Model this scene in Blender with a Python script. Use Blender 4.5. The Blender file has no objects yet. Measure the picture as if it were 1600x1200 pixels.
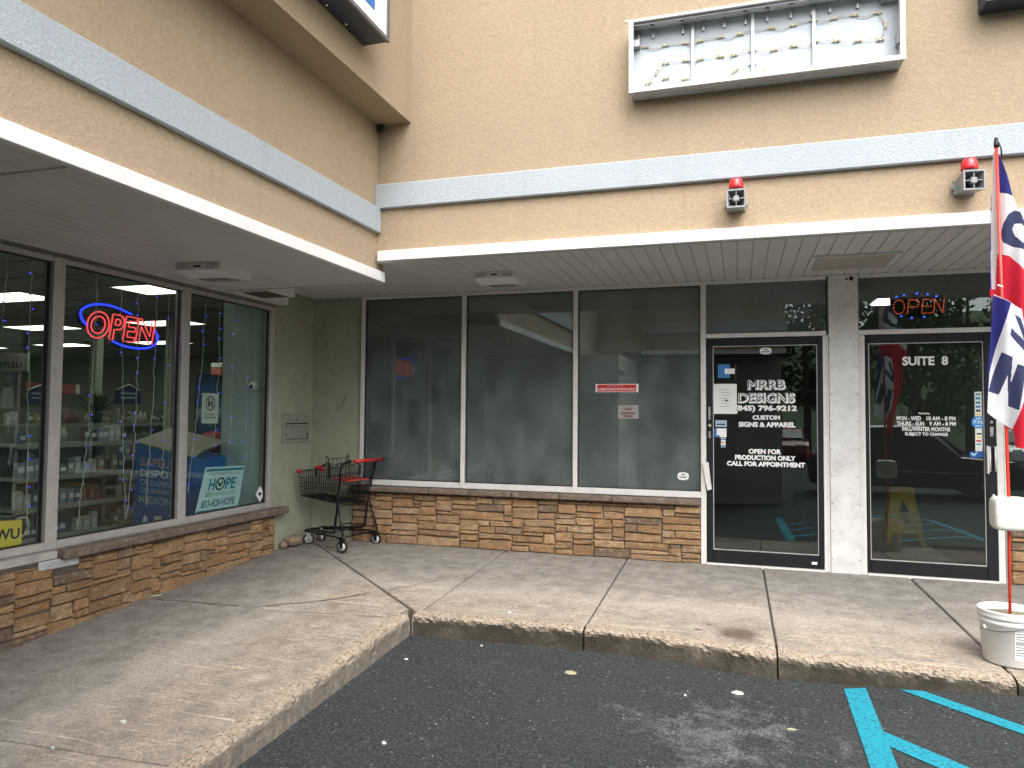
import bpy, math, random
from mathutils import Vector, Matrix, noise as mnoise
random.seed(7)
S = bpy.context.scene
COL = S.collection
PI = math.pi
# ------------------------------------------------------------------ camera, light, exposure
cd = bpy.data.cameras.new('camera'); cam = bpy.data.objects.new('camera', cd); COL.objects.link(cam)
cd.sensor_width = 36.0; cd.lens = 25.63; cd.clip_start = 0.05; cd.clip_end = 600
RX, RY, RZ = (0.954, 0.005, 0.299), (0.299, -0.043, -0.953), (0.008, 0.999, -0.042)
def _n(v):
    l = math.sqrt(sum(a*a for a in v)); return [a/l for a in v]
_m = Matrix((_n(RX), _n(RY), _n(RZ)))
_q = _m.to_quaternion(); _q.normalize()
cam.rotation_mode = 'QUATERNION'; cam.rotation_quaternion = _q; cam.location = (0, 0, 1.38)
S.camera = cam
SUN_EL, SUN_AZ = math.radians(52), math.radians(155)      # azimuth measured clockwise from +Y
wd = bpy.data.worlds.new('World'); S.world = wd; wd.use_nodes = True
nt = wd.node_tree; bg = nt.nodes['Background']
sky = nt.nodes.new('ShaderNodeTexSky'); sky.sky_type = 'NISHITA'; sky.sun_disc = False
sky.sun_elevation = SUN_EL; sky.sun_rotation = SUN_AZ; sky.dust_density = 4.0; sky.air_density = 1.0; sky.ozone_density = 1.0
hs = nt.nodes.new('ShaderNodeHueSaturation'); hs.inputs['Saturation'].default_value = 0.32      # cloud cover: the sky's blue greyed out
nt.links.new(sky.outputs[0], hs.inputs['Color']); nt.links.new(hs.outputs[0], bg.inputs[0]); bg.inputs[1].default_value = 0.15
sd = bpy.data.lights.new('sun', 'SUN'); sd.energy = 0.85; sd.angle = math.radians(80); sd.color = (1.0, 0.97, 0.92)
so = bpy.data.objects.new('sun', sd); COL.objects.link(so)
_d = Vector((math.sin(SUN_AZ)*math.cos(SUN_EL), math.cos(SUN_AZ)*math.cos(SUN_EL), math.sin(SUN_EL)))
so.rotation_euler = _d.to_track_quat('Z', 'Y').to_euler(); so.location = (10, -20, 30)
S.view_settings.view_transform = 'Standard'; S.view_settings.look = 'None'
S.view_settings.exposure = 1.55; S.view_settings.gamma = 1.0; S.view_settings.use_curve_mapping = False
S.render.engine = 'CYCLES'
S.cycles.max_bounces = 10; S.cycles.transparent_max_bounces = 24; S.cycles.use_denoising = True
S.cycles.caustics_reflective = False; S.cycles.caustics_refractive = False

# ------------------------------------------------------------------ helpers
def tag(o, label=None, cat=None, group=None, kind=None):
    if label: o['label'] = label
    if cat: o['category'] = cat
    if group: o['group'] = group
    if kind: o['kind'] = kind
    return o
def off(p):
    v = Vector((0, 0, 0))
    while p is not None:
        v = v + p.location; p = p.parent
    return v
def link(name, me, parent=None, loc=None):
    o = bpy.data.objects.new(name, me); COL.objects.link(o)
    if parent is not None: o.parent = parent
    if loc is not None: o.location = loc
    return o
def root(name, label, cat, loc=(0, 0, 0), rz=0.0, group=None, kind=None):
    o = bpy.data.objects.new(name, None); COL.objects.link(o)
    o.empty_display_size = 0.1; o.location = loc; o.rotation_euler = (0, 0, rz)
    return tag(o, label, cat, group, kind)
def copy_tree(o, parent=None):
    c = o.copy(); COL.objects.link(c)
    if parent is not None: c.parent = parent
    for ch in list(o.children): copy_tree(ch, c)
    return c

class MB:
    """collects shapes; build() links them as one mesh object"""
    def __init__(s): s.v = []; s.f = []; s.m = []; s.sm = []
    def face(s, idx, mi=0, sm=False): s.f.append(idx); s.m.append(mi); s.sm.append(sm)
    def poly(s, pts, mi=0):
        b = len(s.v); s.v += [tuple(p) for p in pts]; s.face(list(range(b, b+len(pts))), mi); return s
    def box(s, a, c, mi=0, bev=0.0):
        x0, x1 = sorted((a[0], c[0])); y0, y1 = sorted((a[1], c[1])); z0, z1 = sorted((a[2], c[2]))
        if bev <= 0 or bev*2.2 > min(x1-x0, y1-y0, z1-z0):
            b = len(s.v)
            s.v += [(x0,y0,z0),(x1,y0,z0),(x1,y1,z0),(x0,y1,z0),(x0,y0,z1),(x1,y0,z1),(x1,y1,z1),(x0,y1,z1)]
            for q in ((3,2,1,0),(4,5,6,7),(0,1,5,4),(1,2,6,5),(2,3,7,6),(3,0,4,7)): s.face([b+i for i in q], mi)
            return s
        # bevelled box: 24 verts
        b = len(s.v); idx = {}
        X, Y, Z = (x0, x1), (y0, y1), (z0, z1)
        for i in (0, 1):
            for j in (0, 1):
                for k in (0, 1):
                    sx, sy, sz = (1-2*i)*bev, (1-2*j)*bev, (1-2*k)*bev
                    for ax in range(3):
                        p = [X[i]+sx, Y[j]+sy, Z[k]+sz]; p[ax] = (X[i], Y[j], Z[k])[ax]
                        idx[(i,j,k,ax)] = len(s.v); s.v.append(tuple(p))
        I = lambda i,j,k,a: idx[(i,j,k,a)]
        s.face([I(0,0,0,0),I(0,0,1,0),I(0,1,1,0),I(0,1,0,0)], mi); s.face([I(1,0,0,0),I(1,1,0,0),I(1,1,1,0),I(1,0,1,0)], mi)
        s.face([I(0,0,0,1),I(1,0,0,1),I(1,0,1,1),I(0,0,1,1)], mi); s.face([I(0,1,0,1),I(0,1,1,1),I(1,1,1,1),I(1,1,0,1)], mi)
        s.face([I(0,0,0,2),I(0,1,0,2),I(1,1,0,2),I(1,0,0,2)], mi); s.face([I(0,0,1,2),I(1,0,1,2),I(1,1,1,2),I(0,1,1,2)], mi)
        for i in (0,1):
            for j in (0,1):
                q = [I(i,j,0,0),I(i,j,0,1),I(i,j,1,1),I(i,j,1,0)]; s.face(q if (i+j)%2 == 0 else q[::-1], mi)
        for i in (0,1):
            for k in (0,1):
                q = [I(i,0,k,0),I(i,1,k,0),I(i,1,k,2),I(i,0,k,2)]; s.face(q if (i+k)%2 == 0 else q[::-1], mi)
        for j in (0,1):
            for k in (0,1):
                q = [I(0,j,k,1),I(0,j,k,2),I(1,j,k,2),I(1,j,k,1)]; s.face(q if (j+k)%2 == 0 else q[::-1], mi)
        for i in (0,1):
            for j in (0,1):
                for k in (0,1):
                    q = [I(i,j,k,0),I(i,j,k,2),I(i,j,k,1)]; s.face(q if (i+j+k)%2 == 0 else q[::-1], mi)
        return s
    def tube(s, pts, r, n=8, mi=0, closed=False, cap=True):
        pts = [Vector(p) for p in pts]; N = len(pts); b = len(s.v); rr = r if isinstance(r, (list, tuple)) else [r]*N
        up = None
        for i, p in enumerate(pts):
            if closed: t = pts[(i+1) % N]-pts[i-1]
            else: t = pts[min(i+1, N-1)]-pts[max(i-1, 0)]
            t.normalize()
            if up is None:
                up = Vector((0,0,1)) if abs(t.z) < 0.9 else Vector((1,0,0))
            u = up - t*up.dot(t)
            if u.length < 1e-5: u = t.orthogonal()
            u.normalize(); w = t.cross(u); up = u
            for k in range(n):
                a = 2*PI*k/n; q = p + u*math.cos(a)*rr[i] + w*math.sin(a)*rr[i]; s.v.append(tuple(q))
        M = N if closed else N-1
        for i in range(M):
            for k in range(n):
                i2 = (i+1) % N
                s.face([b+i*n+k, b+i*n+(k+1) % n, b+i2*n+(k+1) % n, b+i2*n+k], mi, True)
        if cap and not closed:
            s.face([b+k for k in range(n)][::-1], mi); s.face([b+(N-1)*n+k for k in range(n)], mi)
        return s
    def lathe(s, prof, c=(0,0,0), n=24, mi=0, axis='Z', cap=True):
        b = len(s.v); N = len(prof)
        for (r, h) in prof:
            for k in range(n):
                a = 2*PI*k/n; x, y = r*math.cos(a), r*math.sin(a)
                p = (x, y, h) if axis == 'Z' else ((h, x, y) if axis == 'X' else (y, h, x))
                s.v.append((c[0]+p[0], c[1]+p[1], c[2]+p[2]))
        for i in range(N-1):
            for k in range(n): s.face([b+i*n+k, b+i*n+(k+1) % n, b+(i+1)*n+(k+1) % n, b+(i+1)*n+k], mi, True)
        if cap:
            if prof[0][0] > 1e-4: s.face([b+k for k in range(n)][::-1], mi)
            if prof[-1][0] > 1e-4: s.face([b+(N-1)*n+k for k in range(n)], mi)
        return s
    def prism(s, pts, d, mi=0):
        """pts: 3D polygon, d: extrusion vector"""
        b = len(s.v); n = len(pts); s.v += [tuple(p) for p in pts]; s.v += [tuple(Vector(p)+Vector(d)) for p in pts]
        s.face(list(range(b, b+n)), mi); s.face(list(range(b+n, b+2*n))[::-1], mi)
        for i in range(n): j = (i+1) % n; s.face([b+i, b+n+i, b+n+j, b+j], mi)
        return s
    def build(s, name, mats, parent=None, local=False, fix=True, loc=None):
        if not isinstance(mats, (list, tuple)): mats = [mats]
        me = bpy.data.meshes.new(name)
        if parent is not None: o3 = Vector((0,0,0)) if local else off(parent); L = None
        else:
            xs = [v[0] for v in s.v]; ys = [v[1] for v in s.v]; zs_ = [v[2] for v in s.v]
            o3 = Vector(loc) if loc is not None else Vector(((min(xs)+max(xs))/2, (min(ys)+max(ys))/2, min(zs_))); L = o3
        me.from_pydata([(v[0]-o3.x, v[1]-o3.y, v[2]-o3.z) for v in s.v], [], s.f)
        for m in mats: me.materials.append(m)
        me.polygons.foreach_set('material_index', s.m); me.polygons.foreach_set('use_smooth', s.sm)
        me.update()
        if fix:
            import bmesh
            bm = bmesh.new(); bm.from_mesh(me); bmesh.ops.recalc_face_normals(bm, faces=bm.faces); bm.to_mesh(me); bm.free()
        return link(name, me, parent, L)

def text(body, box, plane, d, m, parent, name='lettering', bold=0.0, shear=0.0, thick=0.0006, keep=False, spacing=1.0):
    """flat lettering fitted to box=(u0,u1,w0,w1) on plane 'Y' (faces -Y, u=x) or 'X' (faces +X, u=y), w=z; d = plane position"""
    cu = bpy.data.curves.new(name, 'FONT'); cu.body = body; cu.offset = bold; cu.shear = shear; cu.resolution_u = 3
    cu.align_x = 'CENTER'; cu.space_character = spacing
    ob = bpy.data.objects.new('tmp', cu)
    me = bpy.data.meshes.new_from_object(ob)
    bpy.data.objects.remove(ob)
    vs = [v.co.copy() for v in me.vertices]
    x0, x1 = min(v.x for v in vs), max(v.x for v in vs); y0, y1 = min(v.y for v in vs), max(v.y for v in vs)
    u0, u1, w0, w1 = box; sx = (u1-u0)/(x1-x0); sy = (w1-w0)/(y1-y0)
    if keep: sx = sy = min(sx, sy)
    uc, wc = (u0+u1)/2, (w0+w1)/2
    o3 = off(parent) if parent is not None else Vector((0,0,0))
    for v, p in zip(me.vertices, vs):
        u = uc+(p.x-(x0+x1)/2)*sx; w = wc+(p.y-(y0+y1)/2)*sy
        v.co = (Vector((u, d, w)) if plane == 'Y' else Vector((d, u, w)))-o3
    me.materials.clear(); me.materials.append(m)
    for p in me.polygons: p.material_index = 0
    me.update(); me.name = name
    return link(name, me, parent)

def outline_text(body, size, shear, r, tol=0.0):
    """centre lines of the letters' outlines as closed polylines in the XY plane, width about size*len"""
    cu = bpy.data.curves.new('o', 'FONT'); cu.body = body; cu.size = size; cu.shear = shear; cu.resolution_u = 4; cu.offset = 0.02
    cu.fill_mode = 'FRONT'
    ob = bpy.data.objects.new('tmp', cu); me = bpy.data.meshes.new_from_object(ob); bpy.data.objects.remove(ob)
    # boundary edges -> loops
    cnt = {}
    for p in me.polygons:
        for e in p.edge_keys: cnt[e] = cnt.get(e, 0)+1
    key = lambda i: (round(me.vertices[i].co.x, 4), round(me.vertices[i].co.y, 4))
    nb = {}
    for (a, b), c in cnt.items():
        if c == 1:
            ka, kb = key(a), key(b); nb.setdefault(ka, []).append(kb); nb.setdefault(kb, []).append(ka)
    loops = []; seen = set()
    for k in nb:
        if k in seen: continue
        lp = [k]; seen.add(k); cur = k
        while True:
            nx = [q for q in nb[cur] if q not in seen]
            if not nx: break
            cur = nx[0]; seen.add(cur); lp.append(cur)
        if len(lp) > 3: loops.append(lp)
    bpy.data.meshes.remove(me)
    return loops

# ------------------------------------------------------------------ materials
class NT:
    def __init__(s, name):
        s.mat = bpy.data.materials.new(name); s.mat.use_nodes = True; s.t = s.mat.node_tree; s.t.nodes.clear()
        s.out = s.n('ShaderNodeOutputMaterial')
    def n(s, t, **kw):
        nd = s.t.nodes.new(t)
        for k, v in kw.items(): setattr(nd, k, v)
        return nd
    def l(s, a, b): s.t.links.new(a, b)
    def pos(s):
        return s.n('ShaderNodeNewGeometry').outputs['Position']
    def noise(s, vec, scale, detail=4, rough=0.55, dist=0.0):
        nd = s.n('ShaderNodeTexNoise'); nd.inputs['Scale'].default_value = scale; nd.inputs['Detail'].default_value = detail
        nd.inputs['Roughness'].default_value = rough; nd.inputs['Distortion'].default_value = dist
        s.l(vec, nd.inputs['Vector']); return nd.outputs['Fac']
    def n_col(s, vec, scale):
        nd = s.n('ShaderNodeTexNoise'); nd.inputs['Scale'].default_value = scale; nd.inputs['Detail'].default_value = 5; s.l(vec, nd.inputs['Vector']); return nd.outputs['Color']
    def ramp(s, fac, stops, interp='LINEAR'):
        nd = s.n('ShaderNodeValToRGB'); nd.color_ramp.interpolation = interp
        e = nd.color_ramp.elements
        while len(e) < len(stops): e.new(0.5)
        for el, (p, c) in zip(e, stops):
            el.position = p; el.color = (c, c, c, 1) if isinstance(c, (int, float)) else (*c, 1)
        s.l(fac, nd.inputs['Fac']); return nd.outputs['Color']
    def mix(s, f, a, b, mode='MIX'):
        nd = s.n('ShaderNodeMixRGB', blend_type=mode)
        for sock, val in ((nd.inputs[0], f), (nd.inputs[1], a), (nd.inputs[2], b)):
            if hasattr(val, 'is_output'): s.l(val, sock)
            elif isinstance(val, (int, float)): sock.default_value = val if sock.type == 'VALUE' else (val, val, val, 1)
            else: sock.default_value = (*val, 1)
        return nd.outputs[0]
    def math(s, op, a, b=0.0, c=0.0):
        nd = s.n('ShaderNodeMath', operation=op)
        for sock, val in zip(nd.inputs, (a, b, c)):
            if hasattr(val, 'is_output'): s.l(val, sock)
            else: sock.default_value = val
        return nd.outputs[0]
    def mapr(s, vec, sc=(1,1,1), loc=(0,0,0), rot=(0,0,0)):
        nd = s.n('ShaderNodeMapping'); nd.inputs['Scale'].default_value = sc; nd.inputs['Location'].default_value = loc
        nd.inputs['Rotation'].default_value = rot; s.l(vec, nd.inputs['Vector']); return nd.outputs[0]
    def bump(s, h, strength=0.5, dist=0.01):
        nd = s.n('ShaderNodeBump'); nd.inputs['Strength'].default_value = strength; nd.inputs['Distance'].default_value = dist
        s.l(h, nd.inputs['Height']); return nd.outputs[0]
    def principled(s, col, rough=0.6, metal=0.0, spec=0.5, normal=None, emit=None, es=0.0, coat=0.0):
        p = s.n('ShaderNodeBsdfPrincipled')
        for nm, v in (('Base Color', col), ('Roughness', rough), ('Metallic', metal), ('Specular IOR Level', spec), ('Coat Weight', coat)):
            sk = p.inputs[nm]
            if hasattr(v, 'is_output'): s.l(v, sk)
            elif isinstance(v, (int, float)): sk.default_value = v
            else: sk.default_value = (*v, 1)
        if normal is not None: s.l(normal, p.inputs['Normal'])
        if emit is not None: p.inputs['Emission Color'].default_value = (*emit, 1); p.inputs['Emission Strength'].default_value = es
        s.l(p.outputs[0], s.out.inputs[0]); return p

def sc(c, k): return tuple(min(1, a*k) for a in c)
def pmat(name, col, rough=0.5, metal=0.0, var=0.08, vs=5.0, bump=0.0, bs=120.0, spec=0.5, emit=None, es=0.0, coat=0.0, grime=0.0):
    t = NT(name); P = t.pos()
    c = t.ramp(t.noise(P, vs, 5), [(0.3, sc(col, 1-var)), (0.7, sc(col, 1+var))])
    if grime: c = t.mix(t.ramp(t.noise(P, vs*2.7, 8, 0.7), [(0.5, 0.0), (0.72, grime)]), c, (0.05, 0.045, 0.04))
    n = t.bump(t.noise(P, bs, 3), bump, 0.004) if bump else None
    r = t.ramp(t.noise(P, vs*3, 4), [(0.3, max(0.02, rough-0.07)), (0.7, min(1, rough+0.07))])
    t.principled(c, r, metal, spec, n, emit, es, coat); return t.mat
def emat(name, col, st):
    t = NT(name); e = t.n('ShaderNodeEmission'); e.inputs[0].default_value = (*col, 1); e.inputs[1].default_value = st
    t.l(e.outputs[0], t.out.inputs[0]); return t.mat
def glass(name, tint, ior=1.6, haze=0.0, rough=0.0):
    t = NT(name); P = t.pos()
    tr = t.n('ShaderNodeBsdfTransparent'); tr.inputs[0].default_value = (*tint, 1)
    gl = t.n('ShaderNodeBsdfGlossy'); gl.inputs['Roughness'].default_value = rough; gl.inputs[0].default_value = (0.86, 0.97, 0.94, 1)
    t.l(t.bump(t.noise(P, 1.3, 1), 0.05, 0.02), gl.inputs['Normal'])
    g_ = t.n('ShaderNodeNewGeometry'); dt = t.n('ShaderNodeVectorMath', operation='DOT_PRODUCT'); t.l(g_.outputs['Incoming'], dt.inputs[0]); t.l(g_.outputs['Normal'], dt.inputs[1])
    f0 = ((ior-1)/(ior+1))**2; k5 = t.math('POWER', t.math('SUBTRACT', 1.0, t.math('ABSOLUTE', dt.outputs['Value'])), 5.0)
    fr = t.math('ADD', f0, t.math('MULTIPLY', 1-f0, k5))          # Schlick reflectance, the same from both faces of the pane
    mx = t.n('ShaderNodeMixShader'); t.l(fr, mx.inputs[0]); t.l(tr.outputs[0], mx.inputs[1]); t.l(gl.outputs[0], mx.inputs[2])
    last = mx.outputs[0]
    if haze:   # grey veil painted on the pane in place of reflected light
        df = t.n('ShaderNodeBsdfDiffuse'); df.inputs[0].default_value = (0.38, 0.43, 0.42, 1)
        m2 = t.n('ShaderNodeMixShader')
        t.l(t.ramp(t.noise(t.mapr(P, (1, 1, 0.6)), 4.0, 6, 0.65), [(0.3, haze*0.5), (0.75, haze*1.6)]), m2.inputs[0])
        t.l(last, m2.inputs[1]); t.l(df.outputs[0], m2.inputs[2]); last = m2.outputs[0]
    t.l(last, t.out.inputs[0]); return t.mat

def stucco(name, col, fine=1.0):
    t = NT(name); P = t.pos()
    big = t.noise(P, 0.9, 4); med = t.noise(P, 60, 3, 0.6); fi = t.noise(P, 170, 2)
    c = t.ramp(med, [(0.30, sc(col, 0.86)), (0.55, col), (0.74, sc(col, 1.12))])
    c = t.mix(t.ramp(big, [(0.35, 0.0), (0.7, 0.22)]), c, sc((col[0]*0.9, col[1]*0.93, col[2]*1.0), 0.85))
    # weather streaks running down the wall
    st = t.noise(t.mapr(P, (9, 9, 0.35)), 1.0, 5, 0.6)
    c = t.mix(t.ramp(st, [(0.56, 0.0), (0.75, 0.20*fine)]), c, sc(col, 0.55))
    h = t.math('ADD', med, t.math('MULTIPLY', fi, 0.5))
    t.principled(c, 0.92, 0, 0.2, t.bump(h, 0.55, 0.008)); return t.mat

M = {}
M['stucco_warm'] = stucco('stucco_warm', (0.42, 0.325, 0.218))
M['stucco_upper'] = stucco('stucco_upper', (0.395, 0.31, 0.21))
M['band'] = stucco('band_grey', (0.43, 0.47, 0.50), 0.8)
M['trim'] = pmat('trim_white', (0.80, 0.80, 0.79), 0.45, 0, 0.03, 3, grime=0.10)
M['soffit'] = pmat('soffit_vinyl', (0.62, 0.625, 0.61), 0.5, 0, 0.05, 2, 0.05, 40)
M['soffit_dark'] = pmat('soffit_gap', (0.40, 0.395, 0.38), 0.8)  # groove shade put into the colour of the plank backing
M['green'] = pmat('sage_paint', (0.36, 0.375, 0.275), 0.75, 0, 0.09, 3.5, 0.25, 90, grime=0.25)
M['alu'] = pmat('frame_aluminium', (0.50, 0.485, 0.46), 0.42, 0.25, 0.08, 9, grime=0.2)
M['alu_white'] = pmat('frame_white', (0.70, 0.69, 0.665), 0.45, 0.05, 0.06, 7, grime=0.18)
M['panel_metal'] = pmat('post_sheet_metal', (0.70, 0.70, 0.68), 0.42, 0.1, 0.10, 6, 0.06, 30, grime=0.22)
M['black_alu'] = pmat('door_black', (0.008, 0.009, 0.012), 0.5, 0.0, 0.15, 8, spec=0.3)
M['steel'] = pmat('steel', (0.55, 0.55, 0.54), 0.3, 0.9, 0.05)
M['mortar'] = pmat('mortar', (0.27, 0.26, 0.235), 0.95, 0, 0.25, 14, 0.8, 70)
M['joint'] = pmat('stone_joint', (0.085, 0.07, 0.055), 0.95, 0, 0.3, 14)  # backing behind the stones, joint shadow put into its dark colour
M['dark'] = pmat('dark_void', (0.02, 0.02, 0.02), 0.8)
M['black'] = pmat('black_plastic', (0.015, 0.015, 0.016), 0.42)
M['white'] = pmat('white_plastic', (0.78, 0.78, 0.76), 0.4, 0, 0.03)
M['offwhite'] = pmat('offwhite_plastic', (0.74, 0.73, 0.66), 0.45, 0, 0.05, 12, 0.1, 60)
M['paper'] = pmat('paper', (0.74, 0.76, 0.73), 0.8, 0, 0.03)
M['ink'] = pmat('ink_black', (0.02, 0.02, 0.022), 0.6)
M['vinyl_white'] = pmat('vinyl_white', (0.80, 0.80, 0.80), 0.5, 0, 0.02)
M['red'] = pmat('red_plastic', (0.55, 0.02, 0.02), 0.35, 0, 0.06)
M['blue_ink'] = pmat('blue_print', (0.02, 0.16, 0.45), 0.5, 0, 0.04)
M['yellow'] = pmat('yellow_print', (0.90, 0.62, 0.04), 0.5, 0, 0.04)
M['cyan_ink'] = pmat('teal_print', (0.03, 0.27, 0.42), 0.5, 0, 0.04)
M['glassA'] = glass('pharmacy_glass', (0.84, 0.90, 0.88), 1.5, 0.010)
M['glassB'] = glass('suite_glass', (0.46, 0.54, 0.53), 2.0, 0.20)
M['glassD'] = glass('door_glass', (0.58, 0.62, 0.61), 1.75, 0.005)

def stone_mat():
    t = NT('ledge_stone'); P = t.pos()
    oi = t.n('ShaderNodeObjectInfo'); rnd = oi.outputs['Random']
    base = t.ramp(rnd, [(0.0, (0.44, 0.275, 0.13)), (0.14, (0.33, 0.195, 0.09)), (0.28, (0.50, 0.335, 0.175)), (0.42, (0.38, 0.235, 0.11)),
                        (0.56, (0.27, 0.165, 0.085)), (0.70, (0.46, 0.325, 0.19)), (0.82, (0.40, 0.245, 0.125)), (0.91, (0.30, 0.205, 0.125)), (0.95, (0.19, 0.145, 0.105)), (1.0, (0.15, 0.12, 0.09))])
    n1 = t.noise(P, 9, 6, 0.65); n2 = t.noise(P, 45, 4, 0.6)
    base = t.mix(1.0, base, (1.03, 1.0, 1.02), 'MULTIPLY')
    c = t.mix(t.ramp(n1, [(0.44, 0.0), (0.66, 0.6)]), base, (0.23, 0.14, 0.075))
    c = t.mix(t.ramp(t.noise(P, 6.3, 4), [(0.56, 0.0), (0.76, 0.55)]), c, (0.60, 0.45, 0.27))
    c = t.mix(t.ramp(n2, [(0.38, 0.45), (0.58, 0.0)]), c, (0.17, 0.115, 0.07))
    c = t.mix(t.ramp(t.noise(P, 19, 5, 0.7), [(0.55, 0.0), (0.68, 0.5)]), c, (0.56, 0.45, 0.31))
    h = t.math('ADD', t.noise(t.mapr(P, (1, 1, 2.2)), 28, 6, 0.7), t.math('MULTIPLY', n2, 0.5))
    t.principled(c, 0.88, 0, 0.25, t.bump(h, 0.9, 0.022)); return t.mat
M['stone'] = stone_mat()
def sill_mat():
    t = NT('sill_stone'); P = t.pos()
    c = t.ramp(t.noise(P, 16, 6, 0.7), [(0.3, (0.12, 0.088, 0.068)), (0.55, (0.20, 0.152, 0.118)), (0.75, (0.32, 0.27, 0.22))])
    t.principled(c, 0.9, 0, 0.25, t.bump(t.noise(P, 60, 5, 0.7), 0.8, 0.012)); return t.mat
M['sill'] = sill_mat()

def concrete_mat():
    t = NT('sidewalk_concrete'); P = t.pos()
    sx = t.n('ShaderNodeSeparateXYZ'); t.l(P, sx.inputs[0])
    X, Y = sx.outputs[0], sx.outputs[1]
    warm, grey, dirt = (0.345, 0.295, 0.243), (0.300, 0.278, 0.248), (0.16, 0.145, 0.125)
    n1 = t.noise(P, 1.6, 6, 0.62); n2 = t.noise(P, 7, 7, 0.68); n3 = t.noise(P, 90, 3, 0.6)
    # foot-worn, rain-washed outer strip against walked dirt and painted-in canopy shade nearer the shopfronts (distance from the drip line, broken by noise)
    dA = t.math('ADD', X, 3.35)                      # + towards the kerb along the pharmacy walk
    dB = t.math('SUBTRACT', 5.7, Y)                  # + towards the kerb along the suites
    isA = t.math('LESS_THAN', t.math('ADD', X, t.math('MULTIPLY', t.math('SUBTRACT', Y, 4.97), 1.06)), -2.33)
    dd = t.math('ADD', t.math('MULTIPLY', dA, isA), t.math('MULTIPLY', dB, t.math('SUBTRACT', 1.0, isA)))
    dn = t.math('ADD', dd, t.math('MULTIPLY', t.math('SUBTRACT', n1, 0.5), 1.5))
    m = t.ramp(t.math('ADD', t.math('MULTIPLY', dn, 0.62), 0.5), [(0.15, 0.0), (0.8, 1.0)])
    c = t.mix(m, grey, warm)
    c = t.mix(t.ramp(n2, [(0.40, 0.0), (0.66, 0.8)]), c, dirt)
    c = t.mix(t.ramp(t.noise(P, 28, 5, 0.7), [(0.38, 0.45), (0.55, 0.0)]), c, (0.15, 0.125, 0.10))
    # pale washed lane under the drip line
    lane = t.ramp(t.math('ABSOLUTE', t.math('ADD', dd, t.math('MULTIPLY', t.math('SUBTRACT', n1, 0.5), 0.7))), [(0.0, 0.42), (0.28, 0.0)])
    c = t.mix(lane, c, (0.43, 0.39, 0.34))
    # pale scuffed aggregate and scratches
    sc1 = t.noise(t.mapr(P, (3, 26, 1), rot=(0, 0, 0.5)), 1.6, 6, 0.75, 0.6)
    c = t.mix(t.math('MULTIPLY', t.ramp(sc1, [(0.55, 0.0), (0.66, 0.65)]), m), c, (0.52, 0.45, 0.365))
    vn = t.n('ShaderNodeTexVoronoi', feature='DISTANCE_TO_EDGE'); vn.inputs['Scale'].default_value = 21
    t.l(t.mix(0.16, t.mapr(P, (1, 1.7, 1), rot=(0, 0, 0.5)), t.n_col(P, 9)), vn.inputs['Vector'])
    cr = t.math('MULTIPLY', t.ramp(vn.outputs['Distance'], [(0.0, 0.6), (0.12, 0.0)]), t.ramp(t.noise(P, 2.1, 5, 0.7), [(0.42, 0.0), (0.62, 0.7)]))
    c = t.mix(t.math('MULTIPLY', cr, m), c, (0.55, 0.465, 0.37))
    for ang, sy, sd_ in ((0.35, 34, 0.0), (-1.1, 40, 3.0), (1.25, 30, 7.0)):      # dragged scratches
        ln = t.noise(t.mapr(P, (1.0, sy, 1), (sd_, 0, 0), (0, 0, ang)), 1.0, 3, 0.5)
        c = t.mix(t.math('MULTIPLY', t.ramp(ln, [(0.665, 0.0), (0.69, 0.55)]), m), c, (0.60, 0.52, 0.42))
    c = t.mix(t.ramp(n3, [(0.28, 0.4), (0.45, 0.0)]), c, (0.13, 0.115, 0.10))
    gr = t.math('ADD', t.math('MULTIPLY', t.noise(P, 48, 5, 0.8), 0.6), t.math('MULTIPLY', t.noise(P, 150, 2, 0.6), 0.4))
    c = t.mix(1.0, c, t.ramp(gr, [(0.36, 0.62), (0.5, 1.0), (0.64, 1.38)]), 'MULTIPLY')
    # spilled brown stain with rusty rim
    ex = t.math('MULTIPLY', t.math('SUBTRACT', X, -0.02), 5.2); ey = t.math('MULTIPLY', t.math('SUBTRACT', Y, 5.22), 4.2)
    dist = t.math('SQRT', t.math('ADD', t.math('MULTIPLY', ex, ex), t.math('MULTIPLY', ey, ey)))
    dist = t.math('ADD', dist, t.math('MULTIPLY', t.math('SUBTRACT', n2, 0.5), 2.0))
    c = t.mix(t.ramp(dist, [(0.25, 0.85), (0.85, 0.0)]), c, (0.085, 0.058, 0.045))
    h = t.math('ADD', t.math('MULTIPLY', n2, 1.0), t.math('MULTIPLY', n3, 0.35))
    t.principled(c, 0.9, 0, 0.2, t.bump(h, 0.5, 0.01)); return t.mat
M['concrete'] = concrete_mat()
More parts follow.
